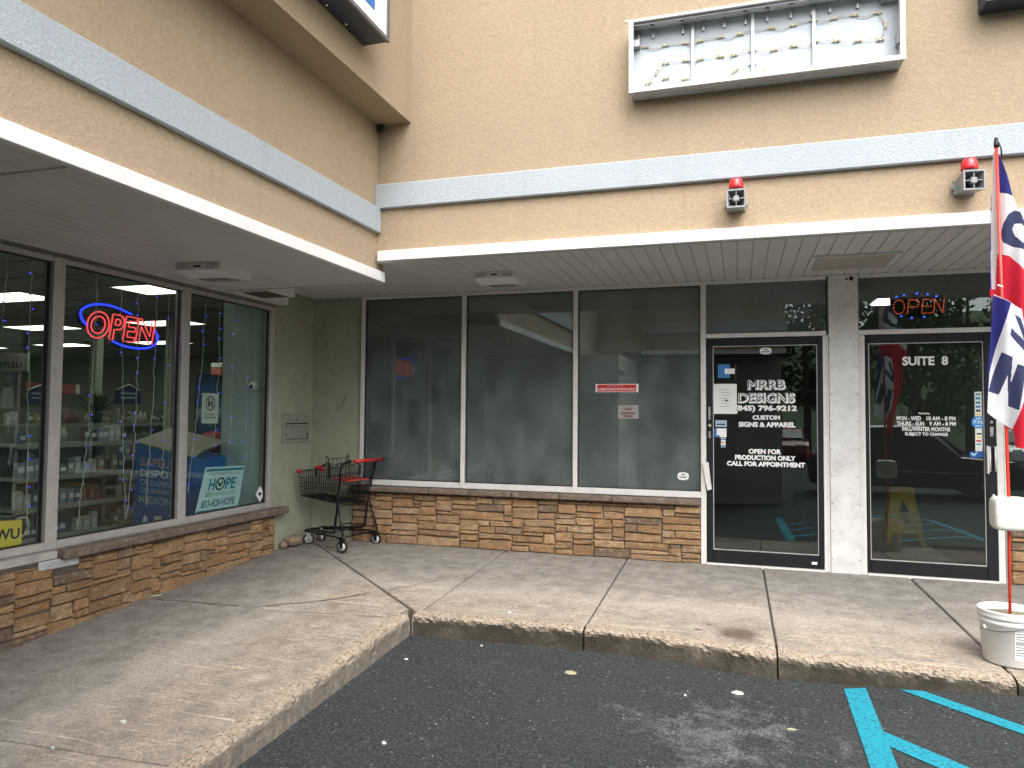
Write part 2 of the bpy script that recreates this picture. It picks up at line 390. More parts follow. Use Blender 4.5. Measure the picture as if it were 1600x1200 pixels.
def curb_mat():
    t = NT('kerb_concrete'); P = t.pos()
    n1 = t.noise(P, 9, 6, 0.7); n2 = t.noise(P, 55, 4, 0.7); n3 = t.noise(P, 2.2, 5, 0.65)
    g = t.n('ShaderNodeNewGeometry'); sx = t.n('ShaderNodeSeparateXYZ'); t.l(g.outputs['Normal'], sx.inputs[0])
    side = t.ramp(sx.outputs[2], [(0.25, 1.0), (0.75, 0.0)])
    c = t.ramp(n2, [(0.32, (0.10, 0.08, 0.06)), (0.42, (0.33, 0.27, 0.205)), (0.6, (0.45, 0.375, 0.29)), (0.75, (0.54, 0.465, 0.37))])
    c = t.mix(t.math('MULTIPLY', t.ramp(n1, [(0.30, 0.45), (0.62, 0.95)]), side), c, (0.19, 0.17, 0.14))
    vp = t.n('ShaderNodeTexVoronoi'); vp.inputs['Scale'].default_value = 42; t.l(t.mix(0.08, P, t.n_col(P, 20)), vp.inputs['Vector'])
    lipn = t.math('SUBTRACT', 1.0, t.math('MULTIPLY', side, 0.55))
    c = t.mix(t.math('MULTIPLY', lipn, t.math('MULTIPLY', t.ramp(vp.outputs['Distance'], [(0.22, 0.95), (0.36, 0.0)]), t.ramp(t.noise(P, 13, 4), [(0.44, 0.0), (0.54, 0.9)]))), c, (0.10, 0.08, 0.06))
    c = t.mix(t.math('MULTIPLY', lipn, t.ramp(t.noise(P, 22, 5, 0.8), [(0.54, 0.0), (0.62, 0.6)])), c, (0.56, 0.50, 0.42))
    c = t.mix(1.0, c, (0.84, 0.83, 0.83), 'MULTIPLY')
    sx2 = t.n('ShaderNodeSeparateXYZ'); t.l(P, sx2.inputs[0])
    # mossy grime on the suites' kerb face
    onB = t.math('GREATER_THAN', sx2.outputs[0], -2.31)
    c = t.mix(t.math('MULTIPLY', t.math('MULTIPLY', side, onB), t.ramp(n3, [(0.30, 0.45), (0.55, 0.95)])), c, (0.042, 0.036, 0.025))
    t.principled(c, 0.92, 0, 0.2, t.bump(t.math('ADD', n1, t.math('MULTIPLY', n2, 0.8)), 0.8, 0.016)); return t.mat
M['curb'] = curb_mat()
def asphalt_mat():
    t = NT('asphalt'); P = t.pos()
    n1 = t.noise(P, 62, 4, 0.8); n2 = t.noise(P, 1.3, 5, 0.6); n3 = t.noise(P, 5.5, 8, 0.72); n4 = t.noise(P, 210, 2, 0.6)
    c = t.ramp(t.math('ADD', t.math('MULTIPLY', n1, 0.7), t.math('MULTIPLY', n4, 0.3)), [(0.36, (0.005, 0.0065, 0.007)), (0.48, (0.023, 0.027, 0.028)), (0.55, (0.047, 0.054, 0.054)), (0.62, (0.090, 0.098, 0.096)), (0.72, (0.25, 0.255, 0.245))])
    v = t.n('ShaderNodeTexVoronoi'); v.inputs['Scale'].default_value = 30; t.l(P, v.inputs['Vector'])
    sp = t.math('MULTIPLY', t.ramp(v.outputs['Distance'], [(0.10, 1.0), (0.20, 0.0)]), t.math('GREATER_THAN', t.noise(P, 33, 1), 0.60))
    c = t.mix(t.math('MULTIPLY', sp, 0.8), c, (0.40, 0.41, 0.39))
    c = t.mix(t.ramp(n2, [(0.35, 0.0), (0.7, 0.25)]), c, (0.06, 0.065, 0.065))
    # worn pale dusty patch
    sx = t.n('ShaderNodeSeparateXYZ'); t.l(P, sx.inputs[0])
    ex = t.math('MULTIPLY', t.math('ADD', sx.outputs[0], 0.05), 1.15); ey = t.math('MULTIPLY', t.math('SUBTRACT', sx.outputs[1], 4.0), 1.25)
    g = t.math('SUBTRACT', 1.0, t.math('SQRT', t.math('ADD', t.math('MULTIPLY', ex, ex), t.math('MULTIPLY', ey, ey))))
    wr = t.ramp(t.math('ADD', t.math('MULTIPLY', g, 0.22), n3), [(0.62, 0.0), (0.78, 0.75)])
    wr = t.math('MULTIPLY', wr, t.ramp(g, [(0.0, 0.0), (0.25, 1.0)]))
    c = t.mix(t.math('MULTIPLY', wr, t.ramp(n1, [(0.35, 0.15), (0.6, 0.8)])), c, (0.24, 0.245, 0.24))
    h = t.math('ADD', t.math('MULTIPLY', n1, 1.0), t.math('MULTIPLY', n3, 0.3))
    t.principled(c, 0.85, 0, 0.3, t.bump(h, 0.9, 0.012)); return t.mat
M['asphalt'] = asphalt_mat()
def paint_mat():
    t = NT('road_paint_blue'); P = t.pos()
    c = t.mix(t.ramp(t.noise(P, 48, 5, 0.8), [(0.535, 0.0), (0.60, 0.95)]), (0.014, 0.27, 0.36), (0.025, 0.045, 0.055))
    c = t.mix(t.ramp(t.noise(P, 8, 5), [(0.4, 0.0), (0.8, 0.35)]), c, (0.012, 0.20, 0.29))
    t.principled(c, 0.7, 0, 0.3, t.bump(t.noise(P, 150, 3, 0.7), 0.6, 0.008)); return t.mat
M['paint'] = paint_mat()
# ------------------------------------------------------------------ ground
K = 0.0445
def zs(y): return K*(y-7.17)                           # the walk falls gently away from the suites
def za(x, y):                                           # the lot
    yy = max(y, -2.0)
    dz = -0.15 + 0.07*min(max((x-0.2)/1.4, 0), 1.4)
    return K*(yy-7.17)+dz + (y+2.0)*0.004*(y < -2.0)
def frange(a, b, n): return [a+(b-a)*i/n for i in range(n+1)]
g = MB()
xs = [-130, -60, -30, -14, -8] + frange(-5, 7, 40) + [9, 14, 30, 60, 130]
ys = [-130, -70, -40, -25, -16, -10] + frange(-6, 5.6, 40)
for y in ys:
    for x in xs: g.v.append((x, y, za(x, y)))
W_ = len(xs)
for j in range(len(ys)-1):
    for i in range(W_-1): g.face([j*W_+i, j*W_+i+1, (j+1)*W_+i+1, (j+1)*W_+i], 0, True)
lot = tag(g.build('parking_lot', M['asphalt'], loc=(0, 0, -0.3)), kind='structure')

def stripe(poly, n=10):
    """painted quad a,b (near end) d,c (far end), draped 4 mm over the lot"""
    a, b, c, d = poly; mb = MB()
    for i in range(n+1):
        f = i/n
        l = (a[0]+(d[0]-a[0])*f, a[1]+(d[1]-a[1])*f); r = (b[0]+(c[0]-b[0])*f, b[1]+(c[1]-b[1])*f)
        for k in range(5):
            q = (l[0]+(r[0]-l[0])*k/4, l[1]+(r[1]-l[1])*k/4); mb.v.append((q[0], q[1], za(*q)+0.005))
    for i in range(n):
        for k in range(4): mb.face([i*5+k, i*5+k+1, i*5+6+k, i*5+5+k])
    return mb.build('painted_line', M['paint'], lot)
stripe(((0.575, 0.2), (0.700, 0.2), (0.700, 4.835), (0.578, 4.80)), 40)
stripe(((3.0, 0.2), (3.125, 0.2), (3.125, 4.72), (3.0, 4.72)), 40)
for k in range(5):                                      # hatching of the access aisle
    s0 = 5.84-0.87*k                                    # x + y along the upper edge of each bar
    x0, y0 = 0.70, s0-0.70
    x1 = 2.998
    w = 0.165
    if y0 > 4.84: x0 = s0-4.845
    pts = [(x0, s0-w-x0), (x0, s0-x0), (x1, s0-x1), (x1, s0-w-x1)]
    if k == 0: pts = [(0.885, 4.84), (1.005, 4.845), (2.998, 2.85), (2.998, 2.705)]
    stripe(((pts[0][0], pts[0][1]), (pts[1][0], pts[1][1]), (pts[2][0], pts[2][1]), (pts[3][0], pts[3][1])), 20)

walk = root('sidewalk', None, None, (0, 0, 0), kind='structure')
EB = [(-2.33, 4.972), (-1.56, 5.022), (-0.65, 5.032), (0.2, 4.892), (0.87, 4.882), (1.52, 4.860), (3.0, 4.80), (7.2, 4.65)]
def yB(x):
    for (x0, y0), (x1, y1) in zip(EB, EB[1:]):
        if x0 <= x <= x1: return y0+(y1-y0)*(x-x0)/(x1-x0)
    return EB[0][1] if x < EB[0][0] else EB[-1][1]
NOSE = 0.11
def slab(poly, gap=0.006, bev=0.007):
    c = Vector((sum(p[0] for p in poly)/len(poly), sum(p[1] for p in poly)/len(poly)))
    n = len(poly); ar = sum(poly[i][0]*poly[(i+1) % n][1]-poly[(i+1) % n][0]*poly[i][1] for i in range(n))
    if ar < 0: poly = poly[::-1]
    def inset(d):
        out = []
        for i in range(n):
            p0, p1, p2 = Vector(poly[i-1]), Vector(poly[i]), Vector(poly[(i+1) % n])
            e1, e2 = (p1-p0).normalized(), (p2-p1).normalized(); n1, n2 = Vector((-e1.y, e1.x)), Vector((-e2.y, e2.x))
            b = n1+n2; b = b/max(b.dot(n1), 0.35) if b.length > 1e-6 else n1
            out.append(p1+b*d)
        return out
    a, b2 = inset(gap/2), inset(gap/2+bev)
    mb = MB(); h = random.uniform(-0.002, 0.002)
    for p in a: mb.v.append((p.x, p.y, zs(p.y)-0.12))
    for p in a: mb.v.append((p.x, p.y, zs(p.y)-bev+h))
    for p in b2: mb.v.append((p.x, p.y, zs(p.y)+h))
    for i in range(n):
        j = (i+1) % n
        mb.face([i, j, n+j, n+i]); mb.face([n+i, n+j, 2*n+j, 2*n+i])
    mb.face([2*n+i for i in range(n)])
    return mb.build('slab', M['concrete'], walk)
XJ = [(-2.29, -2.29), (-1.055, -1.045), (0.185, 0.212), (1.392, 1.49), (2.66, 2.72), (3.9, 3.96), (5.15, 5.2), (7.2, 7.2)]   # (at wall, at kerb)
slab([(-4.62, 7.16), (XJ[0][0], 7.16), (XJ[0][1], 5.10), (-2.33, 5.06), (-4.35, 6.895)], 0.014)
for (a0, a1), (b0, b1) in zip(XJ, XJ[1:]):
    mids = [(x, yB(x)+NOSE) for x, _ in EB if a1+0.02 < x < b1-0.02]
    slab([(a0, 7.16), (b0, 7.16), (b1, yB(b1)+NOSE)] + mids[::-1] + [(a1, yB(a1)+NOSE)], 0.014)
CA = -2.335
slab([(-4.62, 7.14), (-4.35, 6.895), (-2.335-0.07, 5.11), (CA-NOSE, 5.0), (CA-NOSE, 4.905), (-4.62, 4.71)], 0.012)
AJ = [(4.71, 4.905), (3.67, 3.785), (2.64, 2.735), (1.45, 1.5)]
for (a0, a1), (b0, b1) in zip(AJ, AJ[1:]): slab([(-4.62, a0), (CA-NOSE, a1), (CA-NOSE, b1), (-4.62, b0)], 0.016, 0.012)
mb = MB(); mb.prism([(-4.62, 1.45, zs(1.45)-0.02), (CA-0.10, 1.45, zs(1.45)-0.02), (CA-0.10, 5.12, zs(5.12)-0.02), (CA+0.06, 5.14, zs(5.14)-0.02), (7.2, 5.14, zs(5.14)-0.02), (7.2, 7.17, -0.02), (-4.62, 7.17, -0.02)], (0, 0, -0.3))
mb.build('bed', pmat('joint_dirt', (0.075, 0.068, 0.058), 0.95, 0, 0.3, 20), walk)

def curb(path, inward, seed):
    """broken-edged kerb nosing swept along a plan path; inward(i) points from the lot to the walk"""
    rnd = random.Random(seed); mb = MB()
    prof = [(NOSE, 0.0), (0.085, 0.0), (0.06, -0.001), (0.04, -0.003), (0.025, -0.006), (0.012, -0.014), (0.004, -0.027), (0.0, -0.045), (0.0, -0.075), (-0.002, -0.11), (-0.004, -0.15), (-0.006, -0.26)]
    dense = []
    for (p, q) in zip(path, path[1:]):
        L = math.hypot(q[0]-p[0], q[1]-p[1]); n = max(2, int(L/0.011))
        dense += [(p[0]+(q[0]-p[0])*i/n, p[1]+(q[1]-p[1])*i/n) for i in range(n)]
    dense.append(path[-1]); N = len(prof)
    for i, p in enumerate(dense):
        Q = Vector((p[0], p[1], seed*3.7))
        w = 0.010*mnoise.noise(Q*2.5)
        for k, (d, z) in enumerate(prof):
            e = (0, .15, .5, .9, 1, 1, .9, .7, .45, .3, .2, 0)[k]
            V3 = Vector((p[0], p[1], z+d*1.3+seed))
            f1, f2, f3 = mnoise.noise(V3*14), mnoise.noise(V3*34+Vector((5, 0, 0))), mnoise.noise(V3*80+Vector((0, 9, 0)))
            bite = max(0.0, mnoise.noise(Q*6+Vector((3, 3, 0)))-0.12)*2.2
            dd = d + w*(k > 1) + e*(0.007*f1+0.006*f2+0.003*f3+bite*0.014); zz = z - e*max(0, 0.006*f2+0.004*f3+0.003+bite*0.016)
            x, y = p[0]+inward[0]*dd, p[1]+inward[1]*dd
            mb.v.append((x, y, zs(y)+zz))
    for i in range(len(dense)-1):
        for k in range(N-1): mb.face([i*N+k, (i+1)*N+k, (i+1)*N+k+1, i*N+k+1], 0, False)
    return mb.build('kerb', M['curb'], walk)
for n_, ((a0, a1), (b0, b1)) in enumerate(zip(XJ, XJ[1:])):
    s_, e_ = a1+0.006, b1-0.006
    if n_ == 0: s_ = -2.318
    path = [(s_, yB(s_))]+[(x, yB(x)) for x, _ in EB if s_+0.02 < x < e_-0.02]+[(e_, yB(e_))]
    curb(path, (0, 1), 20+n_)
for n_, (y0, y1) in enumerate([(4.98, 1.45)]): curb([(CA, y1), (CA, 3.0), (CA, y0)], (-1, 0), 60+n_)
def crack(pts, w, seed, dz=0.0025):
    rnd = random.Random(seed); mb = MB(); P = []
    for p, q in zip(pts, pts[1:]):
        n = max(2, int(math.hypot(q[0]-p[0], q[1]-p[1])/0.03))
        P += [(p[0]+(q[0]-p[0])*i/n+rnd.gauss(0, 0.006), p[1]+(q[1]-p[1])*i/n+rnd.gauss(0, 0.006)) for i in range(n)]
    for i, p in enumerate(P):
        q = P[min(i+1, len(P)-1)]; o = P[max(i-1, 0)]; t = Vector((q[0]-o[0], q[1]-o[1])).normalized(); nn = Vector((-t.y, t.x))
        ww = w*rnd.uniform(0.4, 1.2)*(0.3 if i in (0, len(P)-1) else 1)
        for sgn in (-1, 1): mb.v.append((p[0]+nn.x*ww*sgn, p[1]+nn.y*ww*sgn, zs(p[1])+dz))
    for i in range(len(P)-1): mb.face([2*i, 2*i+1, 2*i+3, 2*i+2])
    return mb.build('crack', M['crackm'], walk)
M['crackm'] = pmat('crack_dirt', (0.06, 0.052, 0.043), 0.95, 0, 0.3, 20)
crack([(-3.56, 4.80), (-3.37, 4.93), (-3.15, 5.08), (-2.86, 5.42)], 0.008, 1)
crack([(-4.45, 4.74), (-4.0, 4.775), (-3.56, 4.80)], 0.006, 8)
crack([(-3.56, 4.79), (-3.3, 4.74), (-3.05, 4.80), (-2.46, 4.87)], 0.0022, 9)
crack([(-2.82, 5.46), (-2.60, 5.76), (-2.30, 6.15)], 0.004, 2)
crack([(-3.15, 6.05), (-2.9, 6.22), (-2.31, 6.42)], 0.0035, 3)

# ------------------------------------------------------------------ ledge stone facing
def stone_layout(L, H0, H1, rnd, u=0.0185):
    """fills 0..L by 0..H with irregular interlocking rectangles; returns (x0,x1,z0,z1)"""
    nx, nz = int(L/0.03), int(max(H0, H1)/u)
    occ = [[False]*nx for _ in range(nz)]; out = []
    top = lambda i: (H0+(H1-H0)*i/nx)
    for j in range(nz):
        i = 0
        while i < nx:
            if occ[j][i] or j*u >= top(i)-0.012: i += 1; continue
            h = rnd.choice((2, 3, 3, 4, 4, 4, 5, 5, 6)); w = rnd.choice((4, 6, 7, 8, 9, 10, 11, 12, 14, 16))
            if h >= 5: w = max(w, 7)
            rem = int((top(i)-j*u)/u+0.5)
            if rem-h < 2: h = rem if rem <= 5 else rem-2
            h = max(1, min(h, nz-j))
            w2 = 0
            while w2 < w and i+w2 < nx and not occ[j][i+w2]: w2 += 1
            k = i+w2; tail = 0
            while k < nx and not occ[j][k] and tail < 3: tail += 1; k += 1
            if tail < 3: w2 += tail
            # height must be free
            hh = 0
            while hh < h and all(not occ[j+hh][i+q] for q in range(w2)): hh += 1
            for a in range(hh):
                for b in range(w2): occ[j+a][i+b] = True
            z1 = min((j+hh)*u, top(i+w2//2)+0.01)
            out.append((i*0.03, (i+w2)*0.03, j*u, z1)); i += w2
    return out
def stone_mesh(w, h, rnd, depth):
    """one stone: irregular pillowed front, facing -Y at y=0, body to +Y"""
    mb = MB(); g_ = 0.0024
    ex, ez = min(0.22, rnd.uniform(0.008, 0.015)/w), min(0.3, rnd.uniform(0.007, 0.013)/h)
    us = [0, ex, 0.36+rnd.uniform(-.08, .08), 0.66+rnd.uniform(-.08, .08), 1-ex, 1]; vs = [0, ez, 0.5+rnd.uniform(-.12, .12), 1-ez, 1]
    nx, nz = len(us)-1, len(vs)-1
    tilt = rnd.uniform(-0.012, 0.012); lean = rnd.uniform(-0.02, 0.10)
    sl = [rnd.uniform(-0.009, 0.009) for _ in range(4)]
    for j, v in enumerate(vs):
        for i, u in enumerate(us):
            edge = (i in (0, nx)) or (j in (0, nz))
            x = g_+(w-2*g_)*u; z = g_+(h-2*g_)*v
            d = -depth + (rnd.uniform(0.012, 0.024) if edge else rnd.uniform(-0.006, 0.004)) + tilt*(u-0.5) - lean*(0.5-v)*h
            x += (sl[0]*(1-u)+sl[1]*u)*(v-0.5)*2*(0.8 if 0 < u < 1 else 1)+rnd.uniform(-.002, .002); z += (sl[2]*(1-v)+sl[3]*v)*(u-0.5)*2*0.4+rnd.uniform(-.0022, .0022)
            mb.v.append((x-w/2, d, z))
    W2 = nx+1
    for j in range(nz):
        for i in range(nx): mb.face([j*W2+i, j*W2+i+1, (j+1)*W2+i+1, (j+1)*W2+i], 0, False)
    rim = [i for i in range(W2)]+[j*W2+nx for j in range(1, nz+1)]+[nz*W2+i for i in range(nx-1, -1, -1)]+[j*W2 for j in range(nz-1, 0, -1)]
    b = len(mb.v)
    for r in rim: x, y, z = mb.v[r]; mb.v.append((x, 0.02, z))
    n = len(rim)
    for q in range(n): mb.face([rim[q], b+q, b+(q+1) % n, rim[(q+1) % n]])
    return mb
def face_stones(L, H0, H1, seed, place, parent, skip=None, depth=0.02):
    """place(u) -> (location, rotation about Z)"""
    rnd = random.Random(seed)
    for (x0, x1, z0, z1) in stone_layout(L, H0, H1, rnd):
        if skip and skip(x0, x1, z0, z1): continue
        mb = stone_mesh(x1-x0, z1-z0, rnd, depth*rnd.uniform(0.5, 1.75))
        me_o = mb.build('stone', M['stone'], parent, local=True)
        loc, rz = place((x0+x1)/2, z0); me_o.location = loc; me_o.rotation_euler = (0, 0, rz)

# ------------------------------------------------------------------ the suite wing (faces the lot)
suites = root('suite_building', 'long tan stucco storefront wing with two black doors and three dark windows', 'building')
def P_(name, mats, parent, *boxes, bev=0.0):
    mb = MB()
    for b in boxes: mb.box(b[0], b[1], bev=bev)
    return mb.build(name, mats, parent)
XE = 7.2
P_('upper_wall', M['stucco_upper'], suites, ((-2.962, 5.54, 3.135), (XE, 7.32, 6.2)))
P_('canopy_wall', M['stucco_warm'], suites, ((-2.962, 5.542, 2.69), (XE, 7.30, 3.135)))
P_('band', M['band'], suites, ((-2.962, 5.498, 3.122), (XE+0.03, 5.545, 3.328)), bev=0.006)
for x0, x1 in ((-2.93, 0.10), (0.103, 3.3), (3.303, XE+0.03)): P_('fascia', M['trim'], suites, ((x0, 5.497, 2.671), (x1, 5.545, 2.757)), bev=0.003)
P_('fascia_return', M['soffit'], suites, ((-4.6, 5.53, 2.686), (XE, 7.16, 2.69)))
# soffit planks, each its own
pw = 0.1145
def plank_mesh():
    mb = MB(); w = pw
    mb.box((0.0035, 0, 0.0), (w-0.0035, 1.0, 0.012), bev=0.003)
    mb.box((0.0, 0, 0.007), (w, 1.0, 0.011), 1); return mb
pl0 = None
x = -4.6
while x < XE-pw:
    if pl0 is None: pl0 = plank_mesh().build('soffit_plank', [M['soffit'], M['soffit_dark']], suites, local=True); o = pl0
    else: o = pl0.copy(); COL.objects.link(o); o.parent = suites
    o.location = (x, 5.545, 2.671+0.0006*math.sin(x*37)); o.scale = (1, 1.585, 1); x += pw
P_('soffit_channel', M['soffit'], suites, ((-4.6, 7.132, 2.662), (XE, 7.15, 2.685)), ((-4.6, 5.546, 2.664), (XE, 5.56, 2.670)))
# ragged notches where the planks end at the window head
mb = MB(); x = -4.6+pw
while x < XE-pw:
    mb.box((x-0.012, 7.112, 2.6685), (x+0.010, 7.131, 2.6705)); x += pw
tag(mb.build('plank_gap', M['dark'], suites), kind='stuff')
wood = pmat('plywood', (0.40, 0.365, 0.315), 0.7, 0, 0.15, 8, 0.1, 60)
P_('plywood_patch', wood, suites, ((0.585, 6.255, 2.655), (1.165, 6.79, 2.668)))
P_('patch_trim', M['soffit'], suites, ((0.545, 6.235, 2.652), (0.583, 6.81, 2.669)), ((1.167, 6.235, 2.652), (1.205, 6.81, 2.669)), ((0.585, 6.235, 2.652), (1.165, 6.253, 2.669)), ((0.585, 6.792, 2.652), (1.165, 6.81, 2.669)))
# shopfront
FY0, FY1 = 7.135, 7.235                                # frame front and back
GY = 7.185                                              # glass
P_('green_return', M['green'], suites, ((-4.602, 7.17, -0.2), (-3.985, 7.30, 2.675)))
P_('knee_wall', M['joint'], suites, ((-4.06, 7.142, -0.2), (-0.362, 7.29, 0.545)))
fr = MB()
for x0, x1 in ((-3.985, -3.945), (-2.80, -2.755), (-1.60, -1.555), (-0.362, -0.312)): fr.box((x0, FY0, 0.607 if x0 < -0.5 else -0.02), (x1, FY1, 2.664), bev=0.004)
for x0, x1 in ((-3.945, -2.80), (-2.755, -1.60), (-1.555, -0.362)):
    fr.box((x0, FY0+0.003, 0.607), (x1, FY1, 0.667), bev=0.004); fr.box((x0, FY0+0.003, 2.635), (x1, FY1, 2.664), bev=0.003)
win = fr.build('shop_window', M['alu_white'], suites)
gk = MB()
for x0, x1 in ((-3.945, -2.80), (-2.755, -1.60), (-1.555, -0.362)):
    P_('pane', M['glassB'], win, ((x0+0.001, GY-0.003, 0.669), (x1-0.001, GY+0.003, 2.634)))
    for a, b in (((x0+.001, GY-0.02, 0.668), (x0+0.010, GY-0.004, 2.634)), ((x1-0.010, GY-0.02, 0.668), (x1-.001, GY-0.004, 2.634)), ((x0+.011, GY-0.02, 0.668), (x1-.011, GY-0.004, 0.676)), ((x0+.011, GY-0.02, 2.626), (x1-.011, GY-0.004, 2.634))): gk.box(a, b)
gk.build('glazing_bead', M['black'], win)
# sill stones
xs_ = [-4.06, -3.57, -3.13, -2.68, -2.22, -1.72, -1.2, -0.362]
for x0, x1 in zip(xs_, xs_[1:]):
    o = P_('sill_stone', M['sill'], suites, ((x0+0.002, 7.052, 0.543), (x1-0.002, 7.142, 0.604)), bev=0.012)
    mo = o.modifiers.new('b', 'SUBSURF'); mo.subdivision_type = 'SIMPLE'; mo.levels = mo.render_levels = 3
    tx = bpy.data.textures.get('rockn') or bpy.data.textures.new('rockn', 'CLOUDS'); tx.noise_scale = 0.05
    md = o.modifiers.new('d', 'DISPLACE'); md.texture = tx; md.strength = 0.012; md.texture_coords = 'GLOBAL'; md.mid_level = 0.6
face_stones(3.69, 0.542, 0.542, 11, lambda u, z: ((-4.055+u, 7.142, -0.004+z), 0), suites)
# doors
def jamb(name, m, *b): return P_(name, m, suites, *b, bev=0.003)
jamb('door_frame', M['alu_white'], ((-0.312, FY0+0.004, 2.122), (0.745, FY1, 2.164)), ((0.712, FY0+0.002, -0.02), (0.745, FY1, 2.12)), ((-0.312, FY0+0.004, 2.640), (0.745, FY1, 2.664)), ((0.745, FY0, -0.02), (0.762, FY1-0.02, 2.13)),
     ((-0.31, 7.12, -0.02), (0.712, 7.26, 0.012)))
jamb('door_frame', M['alu_white'], ((1.012, FY0+0.004, 2.122), (2.075, FY1, 2.164)), ((1.030, FY0+0.002, -0.02), (1.060, FY1, 2.12)), ((2.068, FY0+0.002, -0.02), (2.118, FY1, 2.664)), ((1.012, FY0, -0.02), (1.029, FY1-0.02, 2.13)), ((1.02, FY0+0.004, 2.640), (2.068, FY1, 2.664)),
     ((1.06, 7.12, -0.02), (2.068, 7.26, 0.012)))
post = P_('post_cladding', M['panel_metal'], suites, ((0.764, 7.128, -0.01), (1.010, 7.30, 2.668)), bev=0.004)
mb = MB()
for i in range(11):
    for x in (0.778, 0.996): mb.lathe([(0.0, -0.003), (0.005, -0.002), (0.006, 0.002)], (x, 7.128, 0.12+i*0.245), 8, axis='Y')
tag(mb.build('screw', pmat('screw', (0.12, 0.11, 0.10), 0.5, 0.6), post), kind='stuff')
mb = MB(); mb.lathe([(0.0, -0.001), (0.020, -0.001), (0.020, 0.002)], (0.955, 7.1265, 2.63), 14, axis='Y'); mb.lathe([(0.0, -0.001), (0.011, -0.001), (0.011, 0.002)], (0.915, 7.1265, 2.628), 12, axis='Y'); mb.build('conduit_hole', M['dark'], post)
P_('transom_pane', M['glassB'], suites, ((-0.311, GY-0.003, 2.165), (0.745, GY+0.003, 2.640)))
P_('transom_pane', M['glassD'], suites, ((1.022, GY-0.003, 2.165), (2.067, GY+0.003, 2.640)))
def door(x0, x1, gx0, gx1, gz0, gz1):
    y0, y1 = 7.140, 7.188
    mb = MB()
    for a, b in (((x0, y0, 0.018), (gx0, y1, 2.116)), ((gx1, y0, 0.018), (x1, y1, 2.116)), ((gx0, y0+0.002, 0.018), (gx1, y1-0.002, gz0)), ((gx0, y0+0.002, gz1), (gx1, y1-0.002, 2.116))): mb.box(a, b, bev=0.004)
    d = mb.build('door', M['black_alu'], suites)
    P_('pane', M['glassD'], d, ((gx0, 7.163, gz0), (gx1, 7.169, gz1)))
    mb = MB()
    for a, b in (((gx0, 7.150, gz0), (gx0+0.007, 7.163, gz1)), ((gx1-0.007, 7.150, gz0), (gx1, 7.163, gz1)), ((gx0+.007, 7.150, gz0), (gx1-.007, 7.163, gz0+0.007)), ((gx0+.007, 7.150, gz1-0.007), (gx1-.007, 7.163, gz1))): mb.box(a, b)
    mb.build('glass_stop', M['alu'], d)
    return d
d1 = door(-0.306, 0.708, -0.250, 0.668, 0.135, 2.045)
d2 = door(1.064, 2.064, 1.090, 1.985, 0.128, 2.043)
# first door: lettering with drop shadow
LY = 7.1615
def shadow_text(body, box, par, k=0.006, bold=0.03):
    u0, u1, w0, w1 = box                                 # heavy white letters with a slim dark inline set up and left
    text(body, (u0, u1+k, w0-k, w1), 'Y', LY, M['vinyl_white'], par, 'lettering', 0.06)
    text(body, (u0+0.004, u1-0.007, w0+0.005, w1-0.005), 'Y', LY-0.0008, M['ink'], par, 'lettering', -0.012)
shadow_text('MRRB', (0.063, 0.388, 1.640, 1.722), d1, 0.012, 0.045)
shadow_text('DESIGNS', (-0.022, 0.470, 1.516, 1.602), d1, 0.012, 0.045)
for b, bx in (('(845) 796-9212', (-0.055, 0.492, 1.420, 1.488)), ('CUSTOM', (0.105, 0.347, 1.352, 1.395)), ('SIGNS & APPAREL', (-0.02, 0.480, 1.284, 1.332)),
              ('OPEN FOR', (0.068, 0.355, 1.036, 1.082)), ('PRODUCTION ONLY', (-0.053, 0.478, 0.978, 1.024)), ('CALL FOR APPOINTMENT', (-0.125, 0.558, 0.920, 0.965))):
    text(b, bx, 'Y', LY, M['vinyl_white'], d1, 'lettering', 0.05)
mb = MB(); mb.box((-0.292, 7.128, 1.175), (-0.270, 7.140, 1.24)); mb.box((-0.292, 7.128, 1.35), (-0.270, 7.140, 1.47)); mb.lathe([(0.0, -0.02), (0.016, -0.018), (0.018, 0.0)], (-0.281, 7.141, 1.295), 16, axis='Y'); mb.build('lock', M['steel'], d1)
mb = MB(); mb.prism([(-0.345, 7.10, 0.94), (-0.292, 7.10, 0.95), (-0.262, 7.10, 0.70), (-0.300, 7.10, 0.685)], (0, 0.034, 0)); mb.build('push_paddle', M['alu_white'], d1)
mb = MB(); mb.box((0.605, 7.137, 0.055), (0.65, 7.1405, 0.078)); mb.build('maker_plate', M['vinyl_white'], d1)
# second door
text('SUITE  8', (1.365, 1.722, 1.842, 1.922), 'Y', LY, M['vinyl_white'], d2, 'lettering', 0.035)
for b, bx in (('Supreme', (1.486, 1.572, 1.410, 1.432)), ('MON - WED', (1.313, 1.505, 1.360, 1.396)), ('10 AM - 8 PM', (1.548, 1.770, 1.360, 1.396)), ('THURS - SUN', (1.313, 1.530, 1.314, 1.350)), ('9 AM - 8 PM', (1.570, 1.773, 1.314, 1.350)),
              ('FALL/WINTER MONTHS', (1.357, 1.728, 1.266, 1.302)), ('SUBJECT TO CHANGE', (1.377, 1.710, 1.219, 1.255))):
    text(b, bx, 'Y', LY, M['vinyl_white'], d2, 'lettering', 0.028)
mb = MB(); mb.box((1.988, 7.100, 0.915), (2.000, 7.140, 1.150)); mb.tube([(2.012, 7.12, 1.143), (2.054, 7.12, 1.143), (2.054, 7.12, 0.932), (2.012, 7.12, 0.932)], 0.008, 8, closed=True); mb.build('pull_handle', M['alu_white'], d2)
